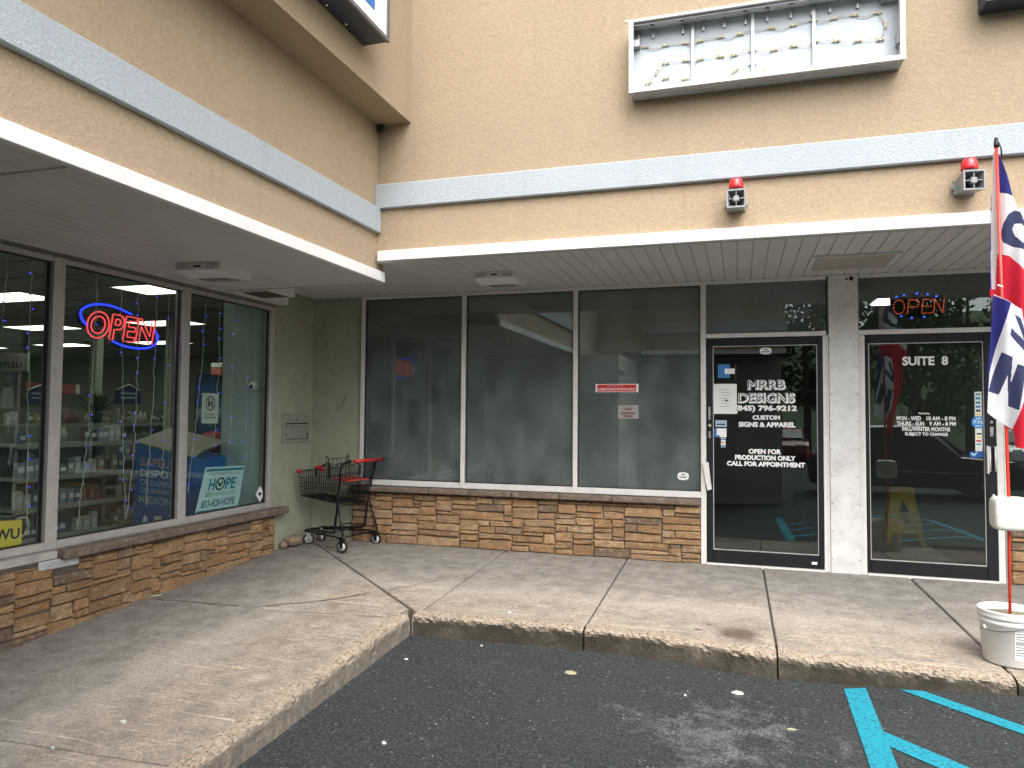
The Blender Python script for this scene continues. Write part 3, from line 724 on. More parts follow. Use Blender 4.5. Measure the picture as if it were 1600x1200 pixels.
mb = MB(); mb.lathe([(0.0, -0.022), (0.015, -0.02), (0.017, 0.0)], (2.035, 7.141, 0.73), 16, axis='Y'); mb.box((2.020, 7.132, 1.23), (2.045, 7.140, 1.31)); mb.lathe([(0.0, -0.012), (0.013, -0.010), (0.014, 0.0)], (2.032, 7.141, 1.35), 14, axis='Y'); mb.build('lock', M['steel'], d2)
# right of the second door
P_('knee_wall', M['joint'], suites, ((2.118, 7.142, -0.2), (XE, 7.29, 0.545)))
P_('jamb_mortar', M['mortar'], suites, ((2.119, 7.134, -0.02), (2.150, 7.141, 0.60)))
face_stones(4.9, 0.542, 0.542, 17, lambda u, z: ((2.152+u, 7.142, -0.004+z), 0), suites)
o = P_('sill_stone', M['sill'], suites, ((2.152, 7.052, 0.543), (XE, 7.142, 0.604)), bev=0.012)
fr = MB()
for x0, x1 in ((2.119, 2.15), (3.35, 3.40), (4.6, 4.65), (5.85, 5.9), (XE-0.04, XE)): fr.box((x0, FY0+.001, 0.607), (x1, FY1, 2.664), bev=0.004)
for x0, x1 in ((2.15, 3.35), (3.40, 4.6), (4.65, 5.85), (5.9, XE-0.04)):
    fr.box((x0, FY0+0.003, 0.607), (x1, FY1, 0.667), bev=0.004); fr.box((x0, FY0+0.003, 2.635), (x1, FY1, 2.664), bev=0.003)
w2 = fr.build('shop_window', M['alu_white'], suites)
for x0, x1 in ((2.15, 3.35), (3.40, 4.6), (4.65, 5.85), (5.9, XE-0.04)): P_('pane', M['glassD'], w2, ((x0+0.001, GY-0.003, 0.669), (x1-0.001, GY+0.003, 2.634)))
P_('end_wall', M['stucco_upper'], suites, ((XE, 5.56, -0.6), (XE+0.2, 14.2, 6.2)))
# interiors of the suites
M['int_wall'] = pmat('shop_wall_paint', (0.30, 0.30, 0.28), 0.8, 0, 0.06, 1.5)
M['int_floor'] = pmat('shop_floor_vinyl', (0.33, 0.31, 0.28), 0.45, 0, 0.08, 2)
M['int_ceil'] = pmat('ceiling_tile', (0.50, 0.49, 0.46), 0.9, 0, 0.05, 3, 0.3, 90)
def room(prefix, x0, x1, y0, y1, z0, z1):
    for nm, a, b, m in (('floor', (x0, y0, z0-0.1), (x1, y1, z0), M['int_floor']), ('ceiling', (x0, y0, z1), (x1, y1, z1+0.1), M['int_ceil']),
                        ('back_wall', (x0, y1, z0-0.1), (x1, y1+0.1, z1+0.1), M['int_wall']), ('side_wall', (x0-0.1, y0, z0-0.1), (x0, y1+0.1, z1+0.1), M['int_wall']), ('side_wall', (x1, y0, z0-0.1), (x1+0.1, y1+0.1, z1+0.1), M['int_wall'])):
        mb = MB(); mb.box(a, b); tag(mb.build(prefix+'_'+nm, m), kind='structure')
room('sign_shop', -4.40, 0.83, 7.32, 13.0, 0.0, 2.72)
room('end_shop', 1.03, XE-0.1, 7.32, 13.2, 0.005, 2.73)
P_('roof', M['mortar'], suites, ((-4.6, 7.33, 2.86), (XE, 14.2, 3.0)))
# ------------------------------------------------------------------ the pharmacy wing (at right angles, left)
phar = root('pharmacy_building', 'tan stucco pharmacy wing with lit shop windows and a stepped upper wall', 'building')
YA = 1.3
P_('canopy_wall', M['stucco_warm'], phar, ((-4.72, YA, 2.53), (-2.96, 5.66, 3.90)))
P_('upper_wall', M['stucco_upper'], phar, ((-4.72, YA, 3.846), (-2.655, 5.539, 6.2)))
P_('roof_block', M['stucco_upper'], phar, ((-4.72, 5.662, 2.69), (-2.97, 7.31, 6.19)))
P_('band', M['band'], phar, ((-2.962, YA-0.03, 2.916), (-2.918, 5.537, 3.128)), bev=0.006)
for y0, y1 in ((YA-0.03, 1.8), (1.803, 4.9), (4.903, 5.62)): P_('fascia', M['trim'], phar, ((-2.962, y0, 2.508), (-2.916, y1, 2.594)), bev=0.003)
pl0 = None
w_ = 0.1035; x = -4.6
def plankA():
    mb = MB(); mb.box((0.005, 0, 0.0), (w_-0.005, 1, 0.014), bev=0.004); mb.box((0, 0, 0.009), (w_, 1, 0.013), 1); return mb
while x < -2.97-w_*0.5:
    for (y0, y1) in ((2.60, 5.645), (YA, 2.555)):
        if pl0 is None: pl0 = plankA().build('soffit_plank', [M['soffit'], M['soffit_dark']], phar, local=True); o = pl0
        else: o = pl0.copy(); COL.objects.link(o); o.parent = phar
        o.location = (x, y0, 2.512+0.0006*math.sin(x*31)); o.scale = (1, y1-y0, 1)
    x += w_
P_('soffit_channel', M['soffit'], phar, ((-4.6, 2.556, 2.505), (-2.965, 2.599, 2.52)), ((-4.6, 5.632, 2.505), (-2.963, 5.65, 2.53)), ((-4.61, YA, 2.502), (-4.585, 5.63, 2.515)))
mb = MB(); x = -4.6+w_
while x < -3.0:
    mb.box((x-0.009, 5.618, 2.5095), (x+0.009, 5.632, 2.5115)); mb.box((x-0.009, 2.599, 2.5095), (x+0.009, 2.612, 2.5115)); x += w_
tag(mb.build('plank_gap', M['dark'], phar), kind='stuff')
P_('soffit_end', M['soffit'], phar, ((-4.6, 5.650, 2.505), (-2.96, 5.661, 2.672)))
# end of the window head: boxed trim and an open vent in the soffit behind it
P_('head_trim', M['trim'], phar, ((-4.615, 5.665, 2.508), (-4.50, 6.52, 2.655)), bev=0.004)
P_('vent_hood', M['trim'], phar, ((-4.499, 5.664, 2.512), (-4.15, 6.12, 2.655)), bev=0.003)
P_('vent_hole', pmat('vent_recess', (0.10, 0.085, 0.07), 0.9), phar, ((-4.485, 5.72, 2.509), (-4.20, 6.07, 2.5135)))
P_('vent_trim', M['soffit'], phar, ((-4.485, 5.70, 2.505), (-4.20, 5.718, 2.512)), ((-4.485, 6.072, 2.505), (-4.20, 6.09, 2.512)))
P_('green_wall', M['green'], phar, ((-4.76, 6.442, -0.3), (-4.604, 7.168, 2.665)))
P_('header', M['mortar'], phar, ((-4.74, YA, 2.472), (-4.62, 6.44, 2.80)), ((-4.74, 6.44, 2.67), (-4.62, 7.3, 2.80)))
P_('knee_wall', M['joint'], phar, ((-4.74, YA, -0.5), (-4.555, 6.44, 0.352)))
P_('knee_wall', M['mortar'], phar, ((-4.74, YA, 0.353), (-4.60, 6.44, 0.412)))
fr = MB(); X0, X1 = -4.69, -4.60
for y0, y1 in ((6.385, 6.442), (5.140, 5.232), (3.892, 3.985), (2.62, 2.71), (YA, YA+0.06)): fr.box((X0, y0, 0.413), (X1, y1, 2.471), bev=0.004)
BAY = [(5.232, 6.385), (3.985, 5.140), (2.71, 3.892), (YA+0.06, 2.62)]
for y0, y1 in BAY:
    fr.box((X0, y0, 0.413), (X1-0.003, y1, 0.468), bev=0.004); fr.box((X0, y0, 2.435), (X1-0.003, y1, 2.471), bev=0.004)
winA = fr.build('shop_window', M['alu'], phar); gk = MB()
for y0, y1 in BAY:
    P_('pane', M['glassA'], winA, ((-4.663, y0+0.001, 0.469), (-4.657, y1-0.001, 2.434)))
    for a, b in (((-4.655, y0+.001, .469), (-4.635, y0+0.014, 2.434)), ((-4.655, y1-0.014, .469), (-4.635, y1-.001, 2.434)), ((-4.655, y0+.015, .469), (-4.635, y1-.015, 0.478)), ((-4.655, y0+.015, 2.425), (-4.635, y1-.015, 2.434))): gk.box(a, b)
gk.build('glazing_bead', M['black'], winA)
ys_ = [3.955, 4.56, 5.15, 5.80, 6.60]
for y0, y1 in zip(ys_, ys_[1:]):
    o = P_('sill_stone', M['sill'], phar, ((-4.602, y0+0.002, 0.342), (-4.485, y1-0.002, 0.411)), bev=0.012)
    mo = o.modifiers.new('b', 'SUBSURF'); mo.subdivision_type = 'SIMPLE'; mo.levels = mo.render_levels = 3
    md = o.modifiers.new('d', 'DISPLACE'); md.texture = bpy.data.textures['rockn']; md.strength = 0.014; md.texture_coords = 'GLOBAL'; md.mid_level = 0.6
P_('bare_ledge', pmat('bare_mortar', (0.40, 0.39, 0.36), 0.95, 0, 0.2, 9, 0.8, 40), phar, ((-4.60, YA, 0.353), (-4.548, 3.952, 0.408)), bev=0.006)
P_('mortar_patch', pmat('fresh_mortar', (0.44, 0.45, 0.45), 0.95, 0, 0.12, 9, 0.6, 50), phar, ((-4.556, 3.80, 0.285), (-4.537, 4.12, 0.352)), bev=0.008)
LA = 6.44-YA
def skipA(x0, x1, z0, z1): return 3.80 < YA+(x0+x1)/2 < 4.12 and z1 > (0.27-zs(YA))
face_stones(LA, 0.345-zs(YA)-0.003, 0.345-zs(YA)-0.003, 23, lambda u, z: ((-4.557, YA+u, zs(YA)-0.004+z), PI/2), phar,
            lambda x0, x1, z0, z1: skipA(x0, x1, z0, z1) or zs(YA)+z1 < zs(YA+(x0+x1)/2)-0.02)
# inside of the pharmacy
def room_box(nm, a, b, m):
    mb = MB(); mb.box(a, b); return tag(mb.build(nm, m), kind='structure')
M['ph_wall'] = pmat('pharmacy_wall_paint', (0.30, 0.31, 0.255), 0.8, 0, 0.05, 1.2)
room_box('pharmacy_floor', (-17, YA, -0.16), (-4.74, 14.5, -0.06), pmat('pharmacy_carpet', (0.10, 0.105, 0.11), 0.9, 0, 0.12, 4))
room_box('pharmacy_back_wall', (-17.1, 14.5, -0.2), (-4.5, 14.6, 3.0), M['ph_wall'])
room_box('pharmacy_side_wall', (-17.1, YA, -0.2), (-17, 14.5, 3.0), M['ph_wall'])
room_box('pharmacy_side_wall', (-17.1, YA-0.1, -0.2), (-4.66, YA-0.001, 3.0), M['ph_wall'])
room_box('pharmacy_side_wall', (-4.74, 7.31, -0.2), (-4.55, 14.5, 3.0), M['ph_wall'])
room_box('pharmacy_partition', (-5.25, 6.46, -0.05), (-4.745, 6.58, 2.74), pmat('partition_paint', (0.52, 0.63, 0.61), 0.7, 0, 0.03, 2))
ceil = root('pharmacy_ceiling', None, None, (0, 0, 2.75), kind='structure')
t0 = None
nx, ny = 10, 21
TX, TY = -16.99+0.535, 1.15
LIT = {}
for i in range(-1, nx):
    for j in range(ny):
        x0 = TX+i*1.226; y0 = TY+j*0.635
        if (i, j) in ((8, 8), (6, 8), (4, 8), (8, 4), (6, 4), (6, 12), (4, 12), (2, 12), (0, 16), (2, 16), (4, 16)): LIT[(i, j)] = 1
        if (i, j) in LIT: continue
        if t0 is None:
            mb = MB(); mb.box((0.006, 0.006, 0), (1.22, 0.622, 0.02), bev=0.004); t0 = mb.build('ceiling_tile', M['int_ceil'], ceil, local=True); o = t0
        else: o = t0.copy(); COL.objects.link(o); o.parent = ceil
        o.location = (x0, y0, 0)
mb = MB()
for i in range(0, nx+1): mb.box((TX+i*1.226-0.012, YA, 2.744), (TX+i*1.226+0.012, 14.5, 2.75))
for j in range(ny+1): mb.box((-17, TY+j*0.635-0.012, 2.7442), (-4.745, TY+j*0.635+0.012, 2.7502))
tag(mb.build('ceiling_grid', pmat('grid_grey', (0.30, 0.30, 0.28), 0.6), ceil), kind='stuff')
P_('roof', M['mortar'], phar, ((-17.1, YA-0.1, 3.0), (-4.73, 14.6, 3.12)), ((-17.1, YA-0.1, 2.80), (-17.0, 14.6, 2.999)), ((-17, YA, 2.775), (-4.75, 14.5, 2.79)))
M['lamp'] = emat('lamp_diffuser', (1.0, 0.97, 0.78), 1.7)
tl = None
LAMP = {(8, 8): 'lit ceiling panel directly above the neon OPEN sign in the pharmacy', (6, 8): 'lit ceiling panel at the top of the leftmost pharmacy window', (4, 8): 'lit ceiling panel deep left in the nearest row of the pharmacy ceiling',
        (8, 4): 'lit ceiling panel nearest the pharmacy front glass', (6, 4): 'lit ceiling panel second from the glass in the front row', (6, 12): 'lit ceiling panel right of the neon sign in the middle row', (4, 12): 'lit ceiling panel left of the neon sign in the middle row',
        (2, 12): 'lit ceiling panel at the far left of the middle row', (0, 16): 'lit ceiling panel deepest left above the Consu board', (2, 16): 'lit ceiling panel under the letter O of the neon sign in the back row', (4, 16): 'lit ceiling panel under the letter N of the neon sign in the back row'}
for (i, j) in LIT:
    lab = 'lit white fluorescent panel in the pharmacy ceiling'
    if tl is None:
        tl = root('ceiling_light', lab, 'ceiling light', (0, 0, 2.75), group='fluorescent panels in the pharmacy ceiling')
        mb = MB(); mb.box((0.05, 0.04, 0.002), (1.17, 0.58, 0.008)); mb.build('diffuser', M['lamp'], tl, local=True)
        mb = MB()
        for a, b in (((0.006, 0.006, -0.004), (1.22, 0.04, 0.03)), ((0.006, 0.58, -0.004), (1.22, 0.622, 0.03)), ((0.006, 0.04, -0.004), (0.05, 0.58, 0.03)), ((1.17, 0.04, -0.004), (1.22, 0.58, 0.03))): mb.box(a, b)
        mb.build('frame', M['trim'], tl, local=True); o = tl
    else: o = copy_tree(tl)
    o['label'] = LAMP.get((i, j), lab)
    o.location = (TX+i*1.226, TY+j*0.635, 2.75)

# ------------------------------------------------------------------ what the glass mirrors: the rest of the plaza, cars and trees
def brick_mat():
    t = NT('painted_brick'); P = t.pos()
    v = t.n('ShaderNodeCombineXYZ'); s_ = t.n('ShaderNodeSeparateXYZ'); t.l(P, s_.inputs[0])
    t.l(t.math('ADD', s_.outputs[0], s_.outputs[1]), v.inputs[0]); t.l(s_.outputs[2], v.inputs[1])
    b = t.n('ShaderNodeTexBrick'); t.l(v.outputs[0], b.inputs['Vector']); b.inputs['Scale'].default_value = 1.0
    b.inputs['Brick Width'].default_value = 0.21; b.inputs['Row Height'].default_value = 0.072; b.inputs['Mortar Size'].default_value = 0.006
    b.inputs['Color1'].default_value = (0.50, 0.48, 0.43, 1); b.inputs['Color2'].default_value = (0.58, 0.56, 0.50, 1); b.inputs['Mortar'].default_value = (0.34, 0.33, 0.30, 1)
    c = t.mix(t.ramp(t.noise(P, 3, 5), [(0.45, 0.0), (0.7, 0.4)]), b.outputs['Color'], (0.22, 0.20, 0.17))
    t.principled(c, 0.85, 0, 0.2, t.bump(b.outputs['Fac'], -0.6, 0.01)); return t.mat
M['brick'] = brick_mat()
hall = root('brick_building', 'painted brick wing with tan stucco canopy behind the photographer', 'building')
P_('brick_wall', M['brick'], hall, ((-9.0, -1.25, -0.8), (-2.1, YA-0.102, 2.50)))
P_('parapet_wall', M['stucco_upper'], hall, ((-9.0, -1.25, 2.51), (-2.94, YA-0.003, 4.6)))
P_('brick_wall', M['brick'], hall, ((-5.0, -4.3, -0.8), (0.87, -2.75, 2.72)))
P_('canopy_wall', M['stucco_warm'], hall, ((-5.0, -4.3, 2.73), (0.87, -1.26, 4.3)))
P_('band', M['band'], hall, ((-2.0, -1.262, 3.12), (0.90, -1.215, 3.33)))
P_('fascia', M['trim'], hall, ((-2.0, -1.262, 2.67), (0.90, -1.215, 2.757)))
mb = MB(); mb.lathe([(0.0, 0.0), (0.06, 0.02), (0.07, 0.10), (0.03, 0.14), (0.0, 0.14)], (-2.03, YA-0.05, 2.1), 12); mb.box((-2.1, YA-0.09, 2.16), (-2.03, YA-0.03, 2.2)); mb.build('wall_lamp', M['alu'], hall)

def car(name, label, loc, rz, paint, L=4.6, Wd=1.84, H=1.68):
    c = root(name, label, 'car', loc, rz, group='cars parked across the lot')
    m = pmat('car_paint', paint, 0.22, 0.3, 0.03, 2, coat=0.6)
    hood, belt = 0.98, 1.02
    side = [(-L/2, 0.42), (-L/2+0.02, 0.78), (-L/2+0.20, belt), (-L*0.10, belt+0.02), (L*0.20, hood+0.01), (L/2-0.32, 0.90), (L/2-0.03, 0.74), (L/2, 0.42), (L/2-0.08, 0.25), (-L/2+0.08, 0.25)]
    def loft(pts, secs, mi=0, mb=None):
        mb = mb or MB(); b = len(mb.v); n = len(pts)
        for (y, k, dz) in secs:
            cx, cz = sum(p[0] for p in pts)/n, sum(p[1] for p in pts)/n
            for p in pts: mb.v.append((cx+(p[0]-cx)*k, y, cz+(p[1]-cz)*k+dz))
        for i in range(len(secs)-1):
            for k in range(n): mb.face([b+i*n+k, b+i*n+(k+1) % n, b+(i+1)*n+(k+1) % n, b+(i+1)*n+k], mi)
        mb.face([b+k for k in range(n)]); mb.face([b+(len(secs)-1)*n+k for k in range(n)][::-1]); return mb
    w = Wd/2
    loft(side, [(-w, 0.93, 0), (-w+0.05, 0.985, 0), (-w+0.14, 1.0, 0), (w-0.14, 1.0, 0), (w-0.05, 0.985, 0), (w, 0.93, 0)]).build('body', m, c, local=True)
    roof = [(-L/2+0.16, belt+0.005), (-L/2+0.42, H-0.10), (-L/2+0.62, H), (L*0.02, H), (L*0.06, H-0.03), (L*0.22, hood+0.015)]
    loft(roof, [(-w+0.12, 0.90, -0.02), (-w+0.22, 0.985, 0), (w-0.22, 0.985, 0), (w-0.12, 0.90, -0.02)]).build('roof', m, c, local=True)
    gl = pmat('car_glass', (0.02, 0.025, 0.03), 0.06, 0, 0.02); mb = MB()
    for sgn in (-1, 1):
        y = sgn*(w-0.112)
        for pts in ([(-L/2+0.42, belt+0.06), (-L/2+0.60, H-0.16), (-L*0.12, H-0.13), (-L*0.12, belt+0.06)], [(-L*0.11, belt+0.06), (-L*0.11, H-0.13), (L*0.02, H-0.14), (L*0.15, belt+0.05)]):
            mb.prism([(p[0], y, p[1]) for p in pts], (0, 0.012*sgn, 0))
    mb.prism([(L*0.075, -w+0.25, H-0.10), (L*0.075, w-0.25, H-0.10), (L*0.222, w-0.18, hood+0.05), (L*0.222, -w+0.18, hood+0.05)], (0.015, 0, 0.01)); mb.build('windows', gl, c, local=True)
    for sx in (-1, 1):
        for sy in (-1, 1):
            wh = root('wheel', None, None); wh.parent = c; wh.location = (sx*L*0.295, sy*(w-0.10), 0.34)
            mb = MB(); mb.lathe([(0.22, -0.11), (0.31, -0.11), (0.34, -0.07), (0.34, 0.07), (0.31, 0.11), (0.22, 0.11), (0.22, -0.11)], (0, 0, 0), 20, axis='Y', cap=False); mb.build('tyre', M['black'], wh, local=True)
            mb = MB(); mb.lathe([(0.0, -0.10), (0.06, -0.11), (0.21, -0.08), (0.22, 0.0), (0.21, 0.08), (0.06, 0.11), (0.0, 0.10)], (0, 0, 0), 16, axis='Y'); mb.build('rim', M['steel'], wh, local=True)
    for sy in (-1, 1):
        mb = MB(); mb.box((L/2-0.16, sy*(w-0.36)-0.17, 0.68), (L/2-0.05, sy*(w-0.36)+0.17, 0.80), bev=0.02); mb.build('headlight', M['vinyl_white'], c, local=True)
        mb = MB(); mb.box((-L/2-0.005, sy*(w-0.24)-0.10, 0.75), (-L/2+0.10, sy*(w-0.24)+0.10, 0.98), bev=0.02); mb.build('tail_light', M['red'], c, local=True)
    mb = MB(); mb.box((-L*0.42, -w-0.005, 0.62), (L*0.40, -w+0.03, 0.645)); mb.box((-L*0.42, w-0.03, 0.62), (L*0.40, w+0.005, 0.645)); mb.build('side_trim', M['steel'], c, local=True)
    return c
car('parked_car', 'black sport utility car parked nearest behind the photographer', (3.9, -5.4, za(3.9, -5.4)), math.radians(4), (0.01, 0.011, 0.013))
car('parked_car', 'silver car parked far across the lot by the trees', (6.5, -19.0, za(6.5, -19)), math.radians(88), (0.35, 0.36, 0.37), 4.5, 1.8, 1.5)
car('parked_car', 'white car parked far across the lot by the trees', (10.2, -18.6, za(10.2, -18.6)), math.radians(92), (0.65, 0.65, 0.64), 4.6, 1.82, 1.55)
car('parked_car', 'dark red car parked far across the lot by the trees', (1.8, -19.4, za(1.8, -19.4)), math.radians(90), (0.16, 0.01, 0.012), 4.4, 1.78, 1.46)

def leaf_mat(name, c):
    t = NT(name); oi = t.n('ShaderNodeNewGeometry')
    col = t.ramp(oi.outputs['Random Per Island'], [(0.0, sc(c, 0.6)), (0.6, c), (1.0, sc(c, 1.6))])
    t.principled(col, 0.7, 0, 0.2); return t.mat
LM = [leaf_mat('leaves_dark', (0.045, 0.085, 0.022)), leaf_mat('leaves_mid', (0.065, 0.12, 0.03)), leaf_mat('leaves_olive', (0.075, 0.10, 0.028))]
bark = pmat('bark', (0.10, 0.075, 0.055), 0.9, 0, 0.25, 6, 0.8, 30)
def tree_proto(k, H, R):
    rnd = random.Random(100+k)
    r = root('tree', 'x', 'tree', group='trees along the far edge of the lot')
    mb = MB(); mb.tube([(0, 0, -0.3), (0.08, 0.02, H*0.25), (0.0, 0.1, H*0.5), (0.1, 0, H*0.85)], [0.26, 0.2, 0.14, 0.03], 8)
    for i in range(7):
        a = rnd.uniform(0, 6.28); z = H*rnd.uniform(0.25, 0.65); l = R*rnd.uniform(0.5, 0.9)
        mb.tube([(0.03, 0.03, z), (math.cos(a)*l*0.5, math.sin(a)*l*0.5, z+l*0.35), (math.cos(a)*l, math.sin(a)*l, z+l*0.55)], [0.09, 0.06, 0.02], 6)
    mb.build('trunk', bark, r, local=True)
    mb = MB(); cl = []
    for i in range(46):
        h = rnd.uniform(0.18, 1.0); rr = R*math.sin(PI*min(1, max(0.12, (1.08-h)*0.95)))*rnd.uniform(0.35, 1.0); a = rnd.uniform(0, 6.28)
        cl.append((math.cos(a)*rr, math.sin(a)*rr, H*h, rnd.uniform(0.5, 1.15)))
    for (cx, cy, cz, cr) in cl:
        for q in range(85):
            d = Vector((rnd.gauss(0, 1), rnd.gauss(0, 1), rnd.gauss(0, 0.75))).normalized()*cr*rnd.uniform(0.45, 1.05)
            p = Vector((cx, cy, cz))+d; s_ = rnd.uniform(0.10, 0.24)
            u = Vector((rnd.gauss(0, 1), rnd.gauss(0, 1), rnd.gauss(0, 1))).normalized(); v = u.orthogonal().normalized()
            b = len(mb.v); mb.v += [tuple(p-u*s_), tuple(p+v*s_*0.55), tuple(p+u*s_), tuple(p-v*s_*0.55)]; mb.face([b, b+1, b+2, b+3])
    mb.build('crown', LM[k], r, local=True, fix=False); return r
protos = [tree_proto(0, 11.5, 3.6), tree_proto(1, 9.5, 3.2), tree_proto(2, 13.0, 3.4)]
rnd = random.Random(5); used = set()
names = ['tall dark green tree along the far edge of the lot', 'rounded mid green tree along the far edge of the lot', 'high olive green tree along the far edge of the lot']
for i in range(19):
    k = i % 3; x = -22+i*3.1+rnd.uniform(-0.8, 0.8); y = -27-rnd.uniform(0, 3)-(3 if i % 2 else 0)
    o = protos[k] if k not in used else copy_tree(protos[k]); used.add(k)
    o.location = (x, y, za(x, y)); s_ = rnd.uniform(0.85, 1.12); o.scale = (s_, s_, s_*rnd.uniform(0.95, 1.1)); o.rotation_euler = (0, 0, rnd.uniform(0, 6.28)); o['label'] = names[k]
mb = MB(); N_ = 60
for j in range(8):
    for i in range(N_+1):
        x = -110+i*220/N_; y = -34-j*9; mb.v.append((x, y, -2.2+(0.2 if j == 0 else 1)*(2.4*j+1.4*math.sin(i*0.7+j)+0.9*math.sin(i*1.9+j*2.3))*(j > 0)))
for j in range(7):
    for i in range(N_): mb.face([j*(N_+1)+i, j*(N_+1)+i+1, (j+1)*(N_+1)+i+1, (j+1)*(N_+1)+i], 0, True)
tag(mb.build('hill', pmat('hill_scrub', (0.06, 0.10, 0.03), 0.9, 0, 0.35, 0.6, 1.0, 3), loc=(0, -60, -2)), kind='structure')
# ------------------------------------------------------------------ signs and fittings on the walls
# empty sign cabinet
cab = root('sign_cabinet', 'empty white metal sign box with exposed strings of lamps above the dark windows', 'sign', (0.14, 5.54, 3.79))
cx0, cx1, cz0, cz1, cyf = -0.780, 1.066, 3.80, 4.350, 5.392
P_('back_panel', pmat('cabinet_liner', (0.50, 0.55, 0.59), 0.5, 0, 0.03, 3), cab, ((cx0, 5.522, cz0+.004), (cx1, 5.538, cz1-.004)))
cm = pmat('cabinet_metal', (0.62, 0.62, 0.61), 0.45, 0.2, 0.05, 5, grime=0.2)
mb = MB()
mb.box((cx0, cyf, cz0), (cx1, 5.5215, cz0+0.012)); mb.box((cx0, cyf, cz1-0.012), (cx1, 5.5215, cz1)); mb.box((cx0, cyf, cz0+.0125), (cx0+0.012, 5.5215, cz1-.0125)); mb.box((cx1-0.012, cyf, cz0+.0125), (cx1, 5.5215, cz1-.0125))
for i in range(5): mb.box((cx0, cyf+0.03*i+0.012, cz0-0.004), (cx1, cyf+0.03*i+0.018, cz0+.001))
mb.build('housing', cm, cab)
mb = MB()
mb.box((cx0-0.010, cyf-0.014, cz0-0.004), (cx1+0.010, cyf-.0003, cz0+0.030), bev=0.003); mb.box((cx0-0.010, cyf-0.013, cz0+0.031), (cx0+0.024, cyf-.0003, cz1+.004), bev=0.003); mb.box((cx1-0.024, cyf-0.013, cz0+0.031), (cx1+0.010, cyf-.0003, cz1+.004), bev=0.003)
mb.prism([(cx0+0.025, cyf-0.012, cz1-0.012), (cx1-0.025, cyf-0.012, cz1-0.012), (cx1-0.025, cyf-0.012, cz1+0.004), (cx0-0.06, cyf-0.012, cz1+0.006)], (0, 0.011, 0))
mb.build('front_rim', M['trim'], cab)
rm = pmat('rib_grey', (0.40, 0.41, 0.42), 0.4, 0.4, 0.05)
for x, m_ in ((-0.328, rm), (0.098, M['white']), (0.513, rm)):
    mb = MB(); mb.box((x-0.011, 5.495, cz0+0.013), (x+0.011, 5.5215, cz1-0.013)); mb.build('rib', m_, cab)
mb = MB()
for x in (-0.73, -0.62, -0.40, -0.25, -0.10, 0.05, 0.20, 0.36, 0.50, 0.62, 0.80, 0.96):
    mb.box((x-0.016, 5.43+0.01*math.sin(x*9), cz1-0.036), (x+0.014, 5.46, cz1-0.013)); mb.box((x-0.008, 5.50, cz1-0.09), (x+0.008, 5.52, cz1-0.014))
mb.box((cx0+0.013, 5.41, cz1-0.03), (cx1-0.013, 5.42, cz1-0.014)); mb.box((cx0+0.02, 5.42, cz0+0.013), (cx0+0.08, 5.50, cz0+0.05)); mb.box((cx1-0.11, 5.42, cz0+0.013), (cx1-0.02, 5.50, cz0+0.05)); mb.box((cx1-0.12, 5.45, cz1-0.08), (cx1-0.013, 5.52, cz1-0.04))
mb.box((cx0+0.013, 5.46, 4.19), (cx0+0.06, 5.52, 4.24)); mb.box((cx1-0.03, 5.45, 3.95), (cx1-0.013, 5.52, 4.03))
mb.build('bracket', rm, cab)
LED = [(-0.680,4.201),(-0.531,4.191),(-0.381,4.187),(-0.275,4.187),(-0.127,4.196),(0.011,4.197),(0.233,4.209),(0.378,4.207),(0.514,4.223),(0.648,4.213),(0.785,4.217),(0.929,4.209),(0.975,4.117),(0.944,4.015),(0.801,4.029),(0.661,4.050),(0.519,4.064),(0.383,4.053),(0.244,4.045),(0.098,4.062),(-0.034,4.047),(-0.127,4.049),(-0.276,4.049),(-0.378,4.053),(-0.529,4.053),(-0.595,3.996),(-0.658,3.917),(-0.531,3.937),(-0.386,3.913),(-0.276,3.884),(-0.141,3.885),(-0.028,3.926),(0.097,3.959),(0.194,3.892)]
lm = pmat('lamp_module_cream', (0.58, 0.52, 0.36), 0.5, 0, 0.1, 20); m0 = None
ang = {12: PI/2, 25: 1.3, 26: 0.35, 31: 0.5, 33: -0.5}
for i, (x, z) in enumerate(LED):
    if m0 is None:
        mb = MB(); mb.box((-0.028, -0.012, -0.009), (0.028, 0, 0.009), bev=0.003); mb.lathe([(0.0, -0.017), (0.006, -0.015), (0.007, -0.011)], (-0.012, 0, 0), 8, axis='Y'); mb.lathe([(0.0, -0.017), (0.006, -0.015), (0.007, -0.011)], (0.012, 0, 0), 8, axis='Y')
        m0 = mb.build('lamp_module', lm, cab, local=True); o = m0
    else: o = m0.copy(); COL.objects.link(o); o.parent = cab
    o.location = Vector((x, 5.5185, z))-cab.location; o.rotation_euler = (0, -(ang.get(i, 0.06*math.sin(i*2.1))), 0)
mb = MB()
for i, (p, q) in enumerate(zip(LED, LED[1:])):
    sg = 0.022*(1 if i % 2 else -1); mx_ = ((p[0]+q[0])/2, (p[1]+q[1])/2-0.01+sg*0.5)
    mb.tube([(p[0], 5.510, p[1]), ((p[0]*2+mx_[0])/3, 5.506, (p[1]*2+mx_[1])/3+sg*0.4), (mx_[0], 5.508, mx_[1]), (q[0], 5.510, q[1])], 0.0028, 5)
mb.tube([(-0.70, 5.51, 3.81), (-0.69, 5.50, 3.85), (-0.658, 5.51, 3.917)], 0.0028, 5)
mb.build('wire', pmat('wire_grey', (0.45, 0.44, 0.40), 0.5), cab)
